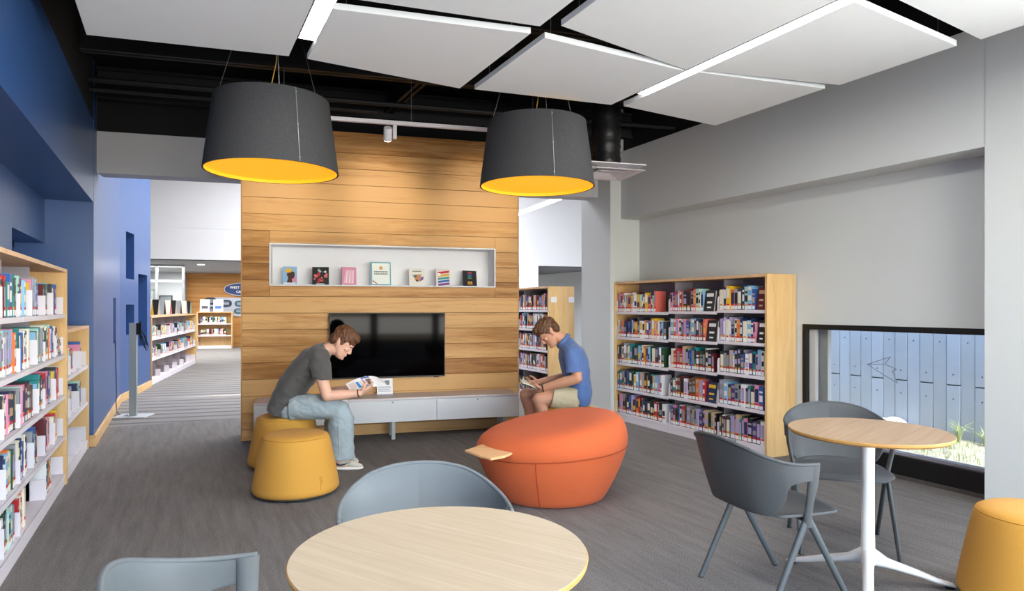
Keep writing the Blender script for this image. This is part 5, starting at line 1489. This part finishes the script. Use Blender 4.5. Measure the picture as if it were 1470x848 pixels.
fuse('body', mb, 0.0055, M_skin2, m2, 3)
face_parts(P2, s2, dm2, fw2, up2, m2, M_hair2)
hair(P2, s2, dm2, fw2, up2, m2, M_hair2, 8)
mb = MB()
torso(mb, [(q2(834, 580), 0.09, 0.18), (q2(833, 566), 0.118, 0.195), (q2(829, 545), 0.125, 0.19), (q2(825, 524), 0.142, 0.20), (q2(819.5, 507), 0.132, 0.21), (q2(815, 497), 0.095, 0.175), (q2(810, 489), 0.075, 0.095)])
for b in (-1, 1):
    mb.ell(q2(822.5, 507, b * 0.175), (0.092, 0, 0), (0, 0.088, 0), (0, 0, 0.085), 18, 12)
    mb.loft([(q2(822, 504, b * 0.17), V((0.09, 0, 0)), V((0, 0.08, 0))), (q2(823.5, 518, b * 0.215), V((0.082, 0, 0)), V((0, 0.075, 0))), (q2(824, 533.5, b * 0.245), V((0.078, 0, 0.008)), V((0, 0.072, 0)))], 20)
fuse('polo_shirt', mb, 0.008, M_polo, m2, 3, cloth_disp(0.007, 9, 7.0))
mb = MB()   # collar: turned-down band round the neck
rr = []
axis = (q2(800, 481) - q2(813, 493)).normalized(); sd = V((0, 1, 0)); nn = axis.cross(sd).normalized(); c0 = q2(809, 489)
for k, (r, o_) in enumerate(((0.090, -0.012), (0.080, 0.018), (0.076, 0.022), (0.084, -0.008))):
    rr.append([c0 + axis * o_ + (sd * math.cos(2 * PI * i / 24) + nn * math.sin(2 * PI * i / 24)) * r for i in range(24)])
mb.rings(rr, cap=False); mb.build('collar', M_polo, m2, smooth=60, solid=0.006)
mb = MB()
torso(mb, [(q2(836, 571), 0.085, 0.165), (q2(828, 572), 0.105, 0.185), (q2(816, 572), 0.11, 0.19), (q2(806, 571), 0.09, 0.18)])
for b in (-0.13, 0.12):
    f_ = 0 if b < 0 else -12
    mb.loft([(q2(828, 572, b), V((0, 0, 0.11)), V((0, 0.105, 0))), (q2(808 + f_ * 0.5, 571, b * 1.15), V((0.01, 0, 0.11)), V((0, 0.102, 0))), (q2(792 + f_, 570.5, b * 1.22), V((0.02, 0, 0.098)), V((0, 0.10, 0)))], 22)
fuse('shorts', mb, 0.008, M_short, m2, 2, cloth_disp(0.005, 12, 2.0))
for an in ((785, 633, -0.15), (766, 624, 0.15)):
    p = q2(*an); shoe(m2, V((p.x - 0.20, an[2], 0.0)), PI, M_shoesole, M_shoeup)
mb = MB(); mb.lathe([(0.036, -0.005), (0.038, 0.0), (0.036, 0.005)], 20, Matrix.Translation(q2(779, 557.3, -0.162)) @ Matrix.Rotation(R_(78), 4, 'Y'), cap=False); mb.build('watch_strap', M_bandm, m2, solid=0.004)

bk = thing('held_book', 'dark covered paperback held open by the man in the blue polo', 'book', m2.location, -YAW)
a, b_, c, d = q2(748, 547, 0.10), q2(771, 551, 0.14), q2(750, 551, -0.14), q2(772, 560, -0.14)
mb = MB(); sheet(mb, a, b_, c, d, 0.006, 0.004); mb.build('cover', mat('book_cover_dark', '#25262a', 0.5), bk, smooth=40)
up = V((0, 0, 0.016))
mid0, mid1 = a.lerp(c, 0.5), b_.lerp(d, 0.5)
mb = MB(); sheet(mb, a + up, b_ + up, mid0 + up * 0.3, mid1 + up * 0.3, 0.006, 0.009); mb.build('left_pages', M_page, bk, smooth=40)
mb = MB(); sheet(mb, mid0 + up * 0.3, mid1 + up * 0.3, c + up, d + up, 0.006, 0.009); mb.build('right_pages', M_page, bk, smooth=40)
